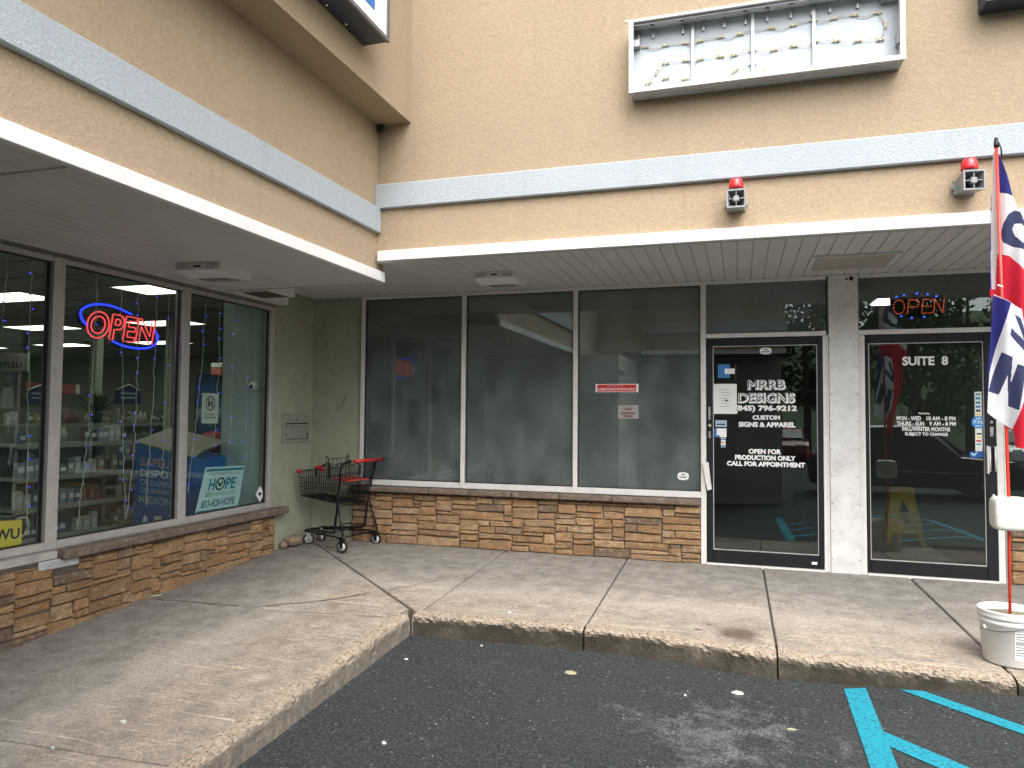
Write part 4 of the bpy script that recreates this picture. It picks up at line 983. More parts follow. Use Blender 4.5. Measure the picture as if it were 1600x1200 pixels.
# second, dark cabinet entering the frame at the far top right
c2 = root('sign_cabinet', 'dark framed sign box high on the stucco at the upper right corner', 'sign', (2.4, 5.54, 4.09))
P_('housing', pmat('cabinet_dark', (0.035, 0.042, 0.055), 0.45, 0.2, 0.1), c2, ((1.545, 5.37, 4.105), (3.6, 5.538, 4.75)), bev=0.006)
P_('sign_face', M['vinyl_white'], c2, ((1.59, 5.364, 4.15), (3.55, 5.3695, 4.70)))
# pharmacy sign
ps = root('wall_sign', 'large white sign box in a dark steel frame on the pharmacy upper wall', 'sign', (-2.655, 3.4, 4.1))
dk = pmat('sign_frame_dark', (0.045, 0.055, 0.075), 0.4, 0.3, 0.08)
P_('housing', dk, ps, ((-2.654, 2.1, 4.103), (-2.466, 4.716, 5.10)))
P_('frame', pmat('sign_frame_grey', (0.15, 0.155, 0.16), 0.4, 0.4, 0.06), ps, ((-2.465, 2.1, 4.10), (-2.445, 4.722, 4.128)), ((-2.465, 4.694, 4.129), (-2.445, 4.722, 5.10)), ((-2.465, 2.1, 4.129), (-2.445, 2.128, 5.10)), ((-2.465, 2.1, 5.101), (-2.445, 4.722, 5.13)))
P_('sign_face', M['vinyl_white'], ps, ((-2.4655, 2.13, 4.13), (-2.455, 4.692, 5.099)))
mb = MB(); mb.box((-2.4545, 4.22, 4.228), (-2.4530, 4.51, 4.95)); mb.build('emblem', M['blue_ink'], ps)
for y in (3.9, 4.15, 4.4): mb = MB(); mb.lathe([(0.012, 0.0), (0.012, -0.012), (0.0, -0.014)], (-2.62, y, 4.104), 8); mb.build('bolt', M['steel'], ps)
# sirens
def siren(x, label, yaw):
    r = root('alarm_siren', label, 'siren', (x, 5.541, 2.872), yaw, 'grey alarm sirens with red beacons')
    gm = M.setdefault('siren_grey', pmat('siren_grey', (0.27, 0.28, 0.29), 0.4, 0.2, 0.06, 20))
    mb = MB()
    # square horn: outer shell tapering to the back, open front
    f, b = 0.062, 0.052; yf, yb = -0.175, -0.03; zc = 0.062
    def ring(h, y): return [(-h, y, zc-h), (h, y, zc-h), (h, y, zc+h), (-h, y, zc+h)]
    rings = [ring(b, yb), ring(f, yf+0.02), ring(f+0.004, yf+0.006), ring(f+0.004, yf), ring(f-0.006, yf), ring(0.018, yb-0.03)]
    st = len(mb.v)
    for rg in rings: mb.v += rg
    for i in range(len(rings)-1):
        for k in range(4): mb.face([st+i*4+k, st+i*4+(k+1) % 4, st+(i+1)*4+(k+1) % 4, st+(i+1)*4+k], 0)
    mb.face([st+k for k in range(4)])
    mb.build('horn', gm, r, local=True)
    mb = MB(); mb.poly([(p[0], p[1]-0.0, p[2]) for p in ring(0.040, yb-0.07)]); mb.build('throat', M['black'], r, local=True)
    mb = MB(); mb.box((-0.020, yf+0.004, zc-0.020), (0.020, yf+0.05, zc+0.020), bev=0.004)
    mb.box((-0.0025, yf+0.008, zc-0.057), (0.0025, yf+0.05, zc-0.0205)); mb.box((-0.0025, yf+0.008, zc+0.0205), (0.0025, yf+0.05, zc+0.057)); mb.box((-0.057, yf+0.008, zc-0.0025), (-0.0205, yf+0.05, zc+0.0025)); mb.box((0.0205, yf+0.008, zc-0.0025), (0.057, yf+0.05, zc+0.0025))
    mb.build('horn_core', gm, r, local=True)
    mb = MB(); mb.box((-0.066, -0.03, 0.010), (0.066, 0.0, 0.112), bev=0.004)
    for s_ in (-1, 1): mb.box((s_*0.066, -0.028, 0.045), (s_*0.080, -0.008, 0.075), bev=0.003)
    mb.build('bracket', gm, r, local=True)
    mb = MB(); mb.lathe([(0.026, 0.128), (0.026, 0.150), (0.030, 0.151)], (0, -0.10, 0), 16); mb.build('collar', gm, r, local=True)
    mb = MB(); mb.lathe([(0.050, 0.150), (0.052, 0.154), (0.050, 0.175), (0.044, 0.212), (0.036, 0.222), (0.0, 0.226)], (0, -0.10, 0), 24); mb.build('beacon', M.setdefault('beacon', pmat('beacon_red', (0.62, 0.015, 0.02), 0.25, 0, 0.05, coat=0.3)), r, local=True)
    return r
siren(-0.023, 'grey horn siren with red beacon above the lettered door', 0.0)
siren(1.440, 'grey horn siren with red beacon nearest the open flag', 0.12)
# canopy lights
def canopy_light(loc, rz, label):
    r = root('canopy_light', label, 'light', loc, rz, 'white canopy lights under the soffit')
    wm = M['trim']; mb = MB()
    mb.prism([(-0.19, -0.22, 0), (-0.19, -0.22, -0.055), (-0.19, -0.06, -0.085), (-0.19, 0.18, -0.062), (-0.19, 0.24, -0.012), (-0.19, 0.24, 0)], (0.38, 0, 0)); mb.build('housing', wm, r, local=True)
    mb = MB()
    for s_ in (-1, 1):
        for i in range(7): mb.box((s_*(0.075+i*0.016)-0.004, -0.232, -0.050), (s_*(0.075+i*0.016)+0.004, -0.2205, -0.006))
    mb.box((-0.055, -0.234, -0.052), (0.055, -0.2205, -0.004)); mb.build('heat_fins', wm, r, local=True)
    mb = MB()
    for s_ in (-1, 1):
        for i in range(6): mb.box((s_*(0.083+i*0.016)-0.003, -0.2255, -0.046), (s_*(0.083+i*0.016)+0.003, -0.2215, -0.010))
    mb.box((-0.03, -0.2365, -0.035), (0.03, -0.2345, -0.02)); mb.build('fin_gap', M['dark'], r, local=True)
    mb = MB(); mb.prism([(-0.13, -0.02, -0.0845), (0.13, -0.02, -0.0845), (0.13, 0.17, -0.066), (-0.13, 0.17, -0.066)], (0, 0, -0.006)); mb.build('lens', pmat('lens_grey', (0.33, 0.32, 0.34), 0.25), r, local=True)
    return r
canopy_light((-3.94, 4.73, 2.511), 0.12, 'white canopy light on the soffit above the pharmacy windows')
canopy_light((-2.12, 6.40, 2.669), 0.02, 'white canopy light on the soffit above the suite windows')
# mail slot on the sage wall
r = root('mail_slot', 'grey metal mail drop with a hinged slot on the sage green wall', 'mail slot', (-4.604, 6.845, 1.06))
gm = pmat('mail_grey', (0.35, 0.36, 0.31), 0.5, 0.3, 0.1, 12, grime=0.3)
P_('plate', gm, r, ((-4.603, 6.605, 1.065), (-4.585, 7.085, 1.368)), bev=0.003)
P_('flap', gm, r, ((-4.5845, 6.65, 1.235), (-4.572, 7.05, 1.262)), bev=0.003)
P_('slot', M['dark'], r, ((-4.5848, 6.645, 1.262), (-4.580, 7.055, 1.272)), ((-4.5848, 6.645, 1.098), (-4.581, 7.06, 1.104)), ((-4.5848, 7.045, 1.104), (-4.581, 7.058, 1.17)), ((-4.5848, 6.84, 1.30), (-4.583, 6.85, 1.33)))
# scuffs on the sage walls
def scuff(pts, w, seed):
    rn = random.Random(seed); mb = MB(); n = len(pts)
    for i, p in enumerate(pts):
        ww = w*rn.uniform(0.3, 1.0)*(0.2 if i in (0, n-1) else 1)
        mb.v += [(p[0]-ww, 7.1685, p[1]), (p[0]+ww, 7.1685, p[1])]
    for i in range(n-1): mb.face([2*i, 2*i+1, 2*i+3, 2*i+2])
    return mb.build('scuff', sc_m, suites)
sc_m = pmat('scuff_grey', (0.17, 0.175, 0.135), 0.9)
scuff([(-4.158, 1.625), (-4.185, 1.57), (-4.21, 1.51), (-4.235, 1.47), (-4.27, 1.41), (-4.30, 1.38)], 0.008, 1)
scuff([(-4.30, 1.38), (-4.36, 1.30), (-4.417, 1.243), (-4.47, 1.215), (-4.53, 1.20)], 0.003, 2)
scuff([(-4.165, 1.60), (-4.20, 1.50), (-4.225, 1.44)], 0.004, 3)
r = root('wall_fitting', 'small dark round fitting under the overhang in the inner corner', 'fitting', (-2.915, 5.50, 3.78)); mb = MB(); mb.lathe([(0.0, 0.0), (0.022, 0.006), (0.026, 0.03), (0.022, 0.055), (0.0, 0.062)], (-2.918, 5.50, 3.78), 12); mb.build('body', M['black'], r); P_('stem', M['black'], r, ((-2.926, 5.50, 3.80), (-2.910, 5.541, 3.82)))
# loose stones in the corner
def rock(loc, s, seed, label):
    rn = random.Random(seed); mb = MB(); n = 9; rows = 5
    for j in range(rows):
        a = -PI/2+PI*j/(rows-1)
        for k in range(n):
            b = 2*PI*k/n; q = 1+rn.uniform(-0.16, 0.16); c_ = math.cos(a)**0.5 if 0 < j < rows-1 else 0.05
            mb.v.append((loc[0]+s[0]*c_*math.cos(b)*q, loc[1]+s[1]*c_*math.sin(b)*q, loc[2]+s[2]*(1+math.sin(a))+rn.uniform(-.004, .004)))
    for j in range(rows-1):
        for k in range(n): mb.face([j*n+k, j*n+(k+1) % n, (j+1)*n+(k+1) % n, (j+1)*n+k])
    mb.face([k for k in range(n)]); mb.face([(rows-1)*n+k for k in range(n)])
    o = mb.build('loose_stone', rock_m); tag(o, label, 'stone'); return o
rock_m = pmat('broken_stone', (0.25, 0.19, 0.13), 0.9, 0, 0.3, 14, 0.6, 50)
rock((-4.50, 6.72, zs(6.72)), (0.075, 0.12, 0.06), 3, 'broken brown stone leaning in the corner behind the cart wheels')
rock((-4.555, 6.60, zs(6.6)), (0.04, 0.05, 0.035), 4, 'small broken tan stone at the foot of the sage wall')
rock((-4.10, 6.80, zs(6.8)), (0.085, 0.05, 0.012), 5, 'flat tan stone chip lying beneath the shopping cart')

# ------------------------------------------------------------------ shopping cart
hd = math.atan2(0.12, -0.60)
cart = root('shopping_cart', 'black wire shopping cart with red handle and red seat parked in the corner', 'shopping cart', (-3.78, 6.81, zs(6.81)), hd)
# local: x forward (towards the nose), y to the left of travel, z up;  near side (towards the camera) is +y
blk = pmat('cart_black', (0.010, 0.012, 0.016), 0.3, 0.35, 0.05)
def lerp(a, b, f): return tuple(a[i]+(b[i]-a[i])*f for i in range(3))
RT = lambda s: (-0.02, s*0.245, 0.90); NTp = lambda s: (0.70, s*0.175, 0.775)
RB = lambda s: (0.10, s*0.195, 0.47); NB = lambda s: (0.685, s*0.15, 0.515)
mb = MB(); wr = 0.0032
for s in (-1, 1):
    for i in range(21):
        f = i/20; mb.tube([lerp(RT(s), NTp(s), f), lerp(RB(s), NB(s), f)], wr, 5)
    for f in (0.0, 0.30, 0.62, 0.84, 1.0): mb.tube([lerp(RT(s), RB(s), f), lerp(NTp(s), NB(s), f)], 0.0045 if f in (0.0, 1.0) else wr, 6)
for i in range(11):
    f = i/10; mb.tube([lerp(NTp(-1), NTp(1), f), lerp(NB(-1), NB(1), f)], wr, 5)
    mb.tube([lerp(RB(-1), RB(1), f), lerp(NB(-1), NB(1), f)], wr, 5)
for i in range(15):
    f = i/14; mb.tube([lerp(lerp(RT(-1), RT(1), f), lerp(RB(-1), RB(1), f), 0.03), lerp(RB(-1), RB(1), f)], wr, 5)
for f in (0.0, 0.25, 0.5, 0.75, 1.0):
    mb.tube([lerp(NTp(-1), NB(-1), f), lerp(NTp(1), NB(1), f)], 0.0045 if f in (0, 1) else wr, 5); mb.tube([lerp(RT(-1), RB(-1), f), lerp(RT(1), RB(1), f)], 0.0045 if f in (0, 1) else wr, 5)
for i in range(17):
    f = i/16; mb.tube([lerp(RB(-1), NB(-1), f), lerp(RB(1), NB(1), f)], wr, 5)
mb.build('basket', blk, cart, local=True)
mb = MB()
for s in (-1, 1):
    # rear upright from the handle down to the rack, and the brace down to the rear wheel
    mb.tube([(-0.06, s*0.265, 0.905), (0.02, s*0.262, 0.885), (0.045, s*0.26, 0.82), (0.10, s*0.235, 0.45), (0.135, s*0.235, 0.20), (0.16, s*0.22, 0.175), (0.40, s*0.16, 0.165), (0.64, s*0.095, 0.155)], 0.0125, 10)
    mb.tube([(0.085, s*0.248, 0.47), (0.03, s*0.262, 0.30), (-0.01, s*0.268, 0.16), (0.0, s*0.268, 0.135), (0.10, s*0.262, 0.145), (0.40, s*0.175, 0.14), (0.66, s*0.105, 0.135)], 0.010, 10)
mb.tube([(0.66, -0.105, 0.14), (0.70, -0.06, 0.14), (0.70, 0.06, 0.14), (0.66, 0.105, 0.14)], 0.011, 10)
mb.tube([(0.02, -0.265, 0.14), (0.02, 0.265, 0.14)], 0.009, 8); mb.tube([(0.13, -0.24, 0.19), (0.13, 0.24, 0.19)], 0.007, 8); mb.tube([(0.13, -0.235, 0.21), (0.18, -0.05, 0.24), (0.18, 0.05, 0.24), (0.13, 0.235, 0.21)], 0.007, 8)
mb.tube([(0.10, -0.235, 0.45), (0.10, 0.235, 0.45)], 0.008, 8)
mb.build('frame', blk, cart, local=True)
mb = MB(); mb.tube([(-0.075, -0.25, 0.912), (-0.075, 0.19, 0.912)], 0.017, 14); mb.build('handle', M['red'], cart, local=True)
mb = MB()
for s in (-1, 1): mb.tube([(-0.075, s*0.25, 0.912), (-0.075, s*0.275, 0.912)], 0.020, 12); mb.tube([(-0.075, s*0.26, 0.912), (-0.04, s*0.266, 0.908)], 0.013, 10)
mb.build('handle_end', M['black'], cart, local=True)
mb = MB(); mb.prism([(0.03, -0.17, 0.70), (0.25, -0.15, 0.71), (0.25, 0.15, 0.71), (0.03, 0.17, 0.70)], (0, 0, 0.014)); mb.build('child_seat', M['red'], cart, local=True)
mb = MB()
for s in (-1, 1):
    mb.tube([(0.28, s*0.16, 0.70), (0.30, s*0.16, 0.90), (0.315, s*0.16, 0.955), (0.33, s*0.16, 0.955), (0.335, s*0.16, 0.90), (0.32, s*0.16, 0.86)], 0.0045, 6)
    for i in range(3): mb.tube([(0.28+0.02*i/3, s*0.16*(1-i*0.4), 0.70), (0.30, s*0.16*(1-i*0.4), 0.92)], 0.003, 5)
mb.tube([(0.30, -0.16, 0.92), (0.30, 0.16, 0.92)], 0.0045, 6); mb.tube([(0.29, -0.16, 0.82), (0.29, 0.16, 0.82)], 0.003, 5); mb.build('seat_back', blk, cart, local=True)
mb = MB(); mb.box((0.27, 0.155, 0.72), (0.305, 0.165, 0.88)); mb.build('strap', M['black'], cart, local=True)
mb = MB(); mb.tube([(0.30, 0.15, 0.88), (0.36, 0.185, 0.85), (0.45, 0.19, 0.80), (0.44, 0.18, 0.74)], 0.012, 6); mb.build('strap', M['black'], cart, local=True); mb = MB(); mb.tube([(0.10, -0.1, 0.86), (0.10, -0.08, 0.75)], 0.014, 6); mb.build('strap', M['black'], cart, local=True)
mb = MB(); mb.tube([(0.44, 0.195, 0.828), (0.36, 0.203, 0.842)], 0.017, 8); mb.build('buckle', M['red'], cart, local=True)
for s in (-1, 1):
    mb = MB(); mb.lathe([(0.0, -0.03), (0.020, -0.024), (0.022, 0.0), (0.020, 0.024), (0.0, 0.03)], (0.70, s*0.172, 0.775), 12, axis='X'); mb.build('corner_bumper', M['red'], cart, local=True)
for (x, y, hgt, fork) in ((0.0, 0.265, 0.128, 0.0), (0.0, -0.265, 0.128, 0.0), (0.62, 0.095, 0.135, 0.6), (0.62, -0.095, 0.135, -0.2)):
    wh = root('wheel', None, None); wh.parent = cart; wh.location = (x, y, 0.058); wh.rotation_euler = (0, 0, fork+0.25)
    mb = MB(); mb.lathe([(0.042, -0.015), (0.054, -0.015), (0.058, -0.010), (0.058, 0.010), (0.054, 0.015), (0.042, 0.015), (0.042, -0.015)], (0, 0, 0), 24, axis='Y', cap=False); mb.build('tyre', M['black'], wh, local=True)
    mb = MB(); mb.lathe([(0.0, -0.018), (0.014, -0.018), (0.016, -0.012), (0.042, -0.012), (0.042, 0.012), (0.016, 0.012), (0.014, 0.018), (0.0, 0.018)], (0, 0, 0), 20, axis='Y'); mb.build('hub', M.setdefault('hub', pmat('hub_grey', (0.60, 0.60, 0.58), 0.4)), wh, local=True)
    mb = MB()
    for s in (-1, 1): mb.prism([(-0.016, s*0.022, -0.012), (0.016, s*0.022, -0.012), (0.026, s*0.022, 0.07), (-0.022, s*0.022, 0.07)], (0, 0.003*s, 0))
    mb.box((-0.024, -0.026, 0.066), (0.028, 0.026, 0.074)); mb.lathe([(0.012, 0.074), (0.012, 0.095)], (0, 0, 0), 10); mb.tube([(0, -0.026, 0), (0, 0.026, 0)], 0.006, 8); mb.build('fork', blk if x == 0 else M['steel'], wh, local=True)

# ------------------------------------------------------------------ bucket, jug, flag
BX, BY = 1.555, 5.19; bz = zs(BY)
bk = root('bucket', 'white plastic bucket of gravel on the kerb holding the flag pole', 'bucket', (BX, BY, bz))
mb = MB(); mb.lathe([(0.0, 0.004), (0.138, 0.0), (0.144, 0.006), (0.160, 0.235), (0.167, 0.240), (0.167, 0.256), (0.163, 0.259), (0.163, 0.268), (0.171, 0.272), (0.172, 0.286), (0.168, 0.300), (0.172, 0.306), (0.171, 0.314), (0.164, 0.316), (0.158, 0.308), (0.150, 0.10), (0.0, 0.10)], (BX, BY, bz), 48); mb.build('pail', M['white'], bk)
mb = MB(); n = 40
mb.v.append((BX, BY, bz+0.285))
rn = random.Random(3)
for rr in (0.05, 0.09, 0.125, 0.158):
    for k in range(n): a = 2*PI*k/n; mb.v.append((BX+rr*math.cos(a), BY+rr*math.sin(a), bz+0.280+rn.uniform(-0.006, 0.006)-(0.006 if rr > .15 else 0)))
for k in range(n): mb.face([0, 1+k, 1+(k+1) % n], 0, True)
for q in range(3):
    for k in range(n): mb.face([1+q*n+k, 1+(q+1)*n+k, 1+(q+1)*n+(k+1) % n, 1+q*n+(k+1) % n], 0, True)
mb.build('gravel', pmat('bucket_gravel', (0.22, 0.20, 0.14), 0.95, 0, 0.35, 60, 1.0, 160), bk)
a0, a1 = math.radians(200), math.radians(20)
e0 = Vector((BX+0.172*math.cos(a0), BY+0.172*math.sin(a0), bz+0.205)); pts = []
for i in range(17):
    f = i/16; a = a0+(a1+2*PI-a0)*f; pts.append((BX+0.181*math.cos(a), BY+0.181*math.sin(a), bz+0.205-0.0*f+0.055*math.sin(PI*f)*(1)-0.03*math.sin(PI*f*2)))
mb = MB(); mb.tube(pts, 0.0034, 6); mb.build('bail_wire', pmat('bail_grey', (0.16, 0.16, 0.17), 0.4, 0.6), bk)
mb = MB()
for a in (a0, a1): mb.lathe([(0.019, -0.006), (0.019, 0.004), (0.010, 0.010), (0.0, 0.010)], (BX+0.172*math.cos(a)-0.008*math.cos(a), BY+0.172*math.sin(a), bz+0.205), 10, axis='X')
mb.build('bail_ear', M['white'], bk)
# printed label wrapped on the pail
def wrap(mb, a0, a1, z0, z1, dr, n=10):
    b = len(mb.v)
    for i in range(n+1):
        a = a0+(a1-a0)*i/n
        for z in (z0, z1): r_ = 0.144+(0.160-0.144)*(z-0.006)/0.229+dr; mb.v.append((BX+r_*math.cos(a), BY+r_*math.sin(a), bz+z))
    for i in range(n): mb.face([b+2*i, b+2*i+2, b+2*i+3, b+2*i+1])
mb = MB(); wrap(mb, math.radians(-98), math.radians(-55), 0.05, 0.215, 0.0008); mb.build('label', M['paper'], bk, fix=False)
mb = MB(); rn = random.Random(2)
for q in range(9):
    z = 0.205-q*0.0155; L = rn.uniform(14, 33)
    if q in (3, 4): continue
    wrap(mb, math.radians(-96), math.radians(-96+L), z-0.0045, z, 0.0014, 6)
for k in range(10): wrap(mb, math.radians(-96+k*1.8), math.radians(-96+k*1.8+0.9), 0.137, 0.160, 0.0014, 2)
mb.build('label_print', M['ink'], bk, fix=False)
pole = root('flag_pole', 'thin red pole standing in the white bucket with a black top fitting', 'pole', (BX, BY, bz+0.12))
mb = MB(); mb.tube([(BX, BY, bz+0.12), (1.561, BY, 0.9), (1.552, BY, 1.8), (1.534, BY, 3.09)], 0.0095, 10); mb.build('shaft', pmat('pole_red', (0.70, 0.045, 0.025), 0.35), pole)
mb = MB(); mb.lathe([(0.0, 0.0), (0.014, 0.0), (0.015, 0.03), (0.010, 0.05), (0.012, 0.06), (0.0, 0.066)], (1.5345, BY, 3.075), 10); mb.tube([(1.545, BY-0.012, 3.10), (1.556, BY-0.014, 3.06), (1.560, BY-0.01, 3.01)], 0.005, 6); mb.tube([(1.520, BY-.01, 3.095), (1.55, BY-.01, 3.085)], 0.006, 6); mb.build('top_fitting', M['black'], pole)
jug = MB()
def rbox(mb, c, h, r, n=5):
    """rounded box (superellipsoid)"""
    N1, N2 = 28, 16; b = len(mb.v)
    sp = lambda v, e: math.copysign(abs(v)**e, v)
    for j in range(N2+1):
        ph = -PI/2+PI*j/N2
        for i in range(N1):
            th = 2*PI*i/N1; mb.v.append((c[0]+h[0]*sp(math.cos(ph), r)*sp(math.cos(th), r), c[1]+h[1]*sp(math.cos(ph), r)*sp(math.sin(th), r), c[2]+h[2]*sp(math.sin(ph), r)))
    for j in range(N2):
        for i in range(N1): mb.face([b+j*N1+i, b+j*N1+(i+1) % N1, b+(j+1)*N1+(i+1) % N1, b+(j+1)*N1+i], 0, True)
jg = root('jug', 'white plastic jug threaded on the red flag pole above the bucket', 'jug', (1.565, BY, 0.70))
rbox(jug, (1.567, BY-0.005, 0.803), (0.100, 0.075, 0.101), 0.33); jug.build('body', M['offwhite'], jg)
mb = MB(); mb.lathe([(0.006, -0.002), (0.009, 0.0), (0.006, 0.003)], (1.512, BY-0.078, 0.875), 10, axis='Y'); mb.box((1.475, BY-0.0795, 0.796), (1.66, BY-0.076, 0.799)); mb.build('moulding', M['offwhite'], jg)

# flag: fine sheet of cloth, colour set by the printed design, hanging in folds
FL = {
 'outline_up': [(1.520,3.045),(1.540,3.060),(1.563,3.006),(1.613,2.770),(1.675,2.582),(1.750,2.395),(1.788,2.179),(1.790,1.975),(1.665,2.028),(1.589,2.075),(1.529,2.104),(1.523,2.138),(1.493,2.145),(1.506,2.695)],
 'navyL': [(1.502,2.82),(1.511,2.80),(1.503,2.142),(1.486,2.142)], 'redL': [(1.494,2.192),(1.532,2.190),(1.530,2.099),(1.493,2.139)],
 'pinkL': [(1.512,3.06),(1.5415,3.06),(1.5405,2.43),(1.530,2.18),(1.503,2.18),(1.512,2.7)],
 'blue': [(1.536,3.07),(1.572,3.006),(1.620,2.758),(1.548,2.794)], 'red': [(1.538,2.410),(1.595,2.387),(1.670,2.275),(1.746,2.164),(1.830,2.080),(1.830,1.95),(1.665,2.010),(1.520,2.09)],
 'O_out': [(1.622,2.669),(1.588,2.646),(1.563,2.590),(1.553,2.523),(1.562,2.476),(1.603,2.445),(1.672,2.412),(1.722,2.388),(1.751,2.444),(1.726,2.561),(1.657,2.653)],
 'O_in': [(1.620,2.585),(1.609,2.553),(1.620,2.510),(1.651,2.467),(1.695,2.439),(1.713,2.479),(1.690,2.539),(1.653,2.580)],
 'outline_lo': [(1.493,2.150),(1.573,2.089),(1.665,2.036),(1.743,2.017),(1.752,1.772),(1.677,1.479),(1.640,1.202),(1.590,1.205),(1.583,1.305),(1.513,1.364),(1.446,1.419),(1.462,1.694),(1.478,1.859)],
 'navyLo': [(1.480,2.151),(1.575,2.086),(1.548,1.990),(1.507,1.826),(1.471,1.661),(1.444,1.40),(1.440,1.860)],
 'redLo': [(1.640,2.053),(1.757,2.033),(1.765,1.690),(1.677,1.463),(1.643,1.186),(1.566,1.185),(1.580,1.325),(1.643,1.528),(1.655,1.643),(1.662,1.855)],
 'redLo2': [(1.499,1.372),(1.583,1.315),(1.589,1.267),(1.533,1.315)],
 'E1': [(1.598,2.020),(1.633,1.994),(1.662,1.880),(1.662,1.765),(1.569,1.890),(1.576,1.935),(1.645,1.856)],
 'N': [(1.527,1.787),(1.581,1.755),(1.571,1.594),(1.604,1.712),(1.650,1.695),(1.606,1.433),(1.561,1.456),(1.556,1.643),(1.514,1.528),(1.460,1.548)] }
def inside(p, poly):
    c = False; n = len(poly)
    for i in range(n):
        a, b = poly[i], poly[i-1]
        if (a[1] > p[1]) != (b[1] > p[1]) and p[0] < (b[0]-a[0])*(p[1]-a[1])/(b[1]-a[1])+a[0]: c = not c
    return c
fm = []
for nm, c in (('flag_white', (0.72, 0.73, 0.76)), ('flag_blue', (0.028, 0.032, 0.20)), ('flag_red', (0.60, 0.02, 0.045)), ('flag_navy', (0.045, 0.055, 0.125)), ('flag_pale', (0.62, 0.55, 0.56))):
    t = NT(nm); P = t.pos(); d = t.principled(t.ramp(t.noise(P, 7, 3), [(0.3, sc(c, 0.93)), (0.7, sc(c, 1.05))]), 0.75, 0, 0.2, t.bump(t.noise(P, 420, 1), 0.25, 0.002))
    tl_ = t.n('ShaderNodeBsdfTranslucent'); tl_.inputs[0].default_value = (*c, 1); mx = t.n('ShaderNodeMixShader'); mx.inputs[0].default_value = 0.3
    t.l(d.outputs[0], mx.inputs[1]); t.l(tl_.outputs[0], mx.inputs[2]); t.l(mx.outputs[0], t.out.inputs[0]); fm.append(t.mat)
flag = root('open_flag', 'red white and blue flag reading OPEN hanging limp from the red pole', 'flag', (1.54, BY, 1.19))
def cloth(name, outline, zones, yf, label=None):
    xs = [p[0] for p in outline]; zs_ = [p[1] for p in outline]; st = 0.0030
    nx, nz = int((max(xs)-min(xs))/st)+1, int((max(zs_)-min(zs_))/st)+1; mb = MB(); vid = {}
    x0, z0 = min(xs), min(zs_)
    def vert(i, j):
        if (i, j) not in vid: x, z = x0+i*st, z0+j*st; vid[(i, j)] = len(mb.v); mb.v.append((x, yf(x, z), z))
        return vid[(i, j)]
    for j in range(nz):
        for i in range(nx):
            c = (x0+(i+.5)*st, z0+(j+.5)*st)
            if not inside(c, outline): continue
            mi = 0
            for zn, m_ in zones:
                if inside(c, FL[zn]): mi = m_
            mb.face([vert(i, j), vert(i+1, j), vert(i+1, j+1), vert(i, j+1)], mi, True)
    return mb.build(name, fm, flag, fix=False)
def y_up(x, z): 
    u = x-(1.535+0.02*(3.05-z)); return BY+0.016-0.03*math.sin(max(-1, u*9))*1.0-0.022*math.sin(u*30+z*2.2)*min(1, (3.06-z)*1.2)-0.008*math.sin(u*70-z*5)
def y_lo(x, z): u = x-1.5; return BY-0.040-0.026*math.sin(u*26+z*2.7+0.6)-0.008*math.sin(u*63-z*4)
cloth('upper_fold', FL['outline_up'], (('pinkL', 4), ('blue', 1), ('red', 2), ('navyL', 1), ('redL', 2), ('O_out', 3), ('O_in', 0)), y_up)
cloth('lower_fold', FL['outline_lo'], (('redLo', 2), ('E1', 3), ('navyLo', 1), ('N', 3), ('redLo2', 2)), y_lo)
mb = MB(); mb.tube([(1.515, BY-.03, 2.205), (1.545, BY-.035, 2.19)], 0.005, 6); mb.build('tie', M['vinyl_white'], flag)

# ------------------------------------------------------------------ papers and stickers
def sheet(name, box, plane, d, m, label, cat, thick=0.0012, group=None):
    u0, u1, w0, w1 = box; r = root(name, label, cat, ((u0+u1)/2, d, w0) if plane == 'Y' else (d, (u0+u1)/2, w0), group=group)
    mb = MB()
    if plane == 'Y': mb.box((u0, d, w0), (u1, d+thick, w1))
    else: mb.box((d-thick, u0, w0), (d, u1, w1))
    mb.build('sheet', m, r); return r
def patch(par, name, box, plane, d, m):
    u0, u1, w0, w1 = box; mb = MB()
    if plane == 'Y': mb.box((u0, d, w0), (u1, d+0.0005, w1))
    else: mb.box((d-0.0005, u0, w0), (d, u1, w1))
    return mb.build(name, m, par)
GF = 7.1800                                              # just outside the suite panes
r = sheet('bumper_sticker', (-1.378, -0.955, 1.613, 1.693), 'Y', GF, M['vinyl_white'], 'red and white DEMOCRACYNOW.ORG bumper sticker on the third dark window', 'sticker')
patch(r, 'panel', (-1.362, -0.975, 1.618, 1.687), 'Y', GF-0.0007, M['red']); text('DEMOCRACYNOW.ORG', (-1.350, -0.988, 1.630, 1.654), 'Y', GF-0.0014, M['vinyl_white'], r, bold=0.02); text('* * * * *', (-1.26, -1.11, 1.667, 1.680), 'Y', GF-0.0014, M['vinyl_white'], r)
fad = pmat('faded_sticker', (0.30, 0.29, 0.28), 0.6, 0, 0.2, 40); fpr = pmat('faded_print', (0.20, 0.10, 0.11), 0.6)
r = sheet('faded_sticker', (-1.153, -0.952, 1.352, 1.484), 'Y', GF, fad, 'weathered grey sticker peeling below the red bumper sticker', 'sticker')
for i, z in enumerate((1.445, 1.405, 1.375)): patch(r, 'print', (-1.09+0.02*i-(.05 if i else 0), -0.99-(0.03 if i == 0 else -0.02)-0.02*i, z-0.010, z+0.012), 'Y', GF-0.0007, fpr)
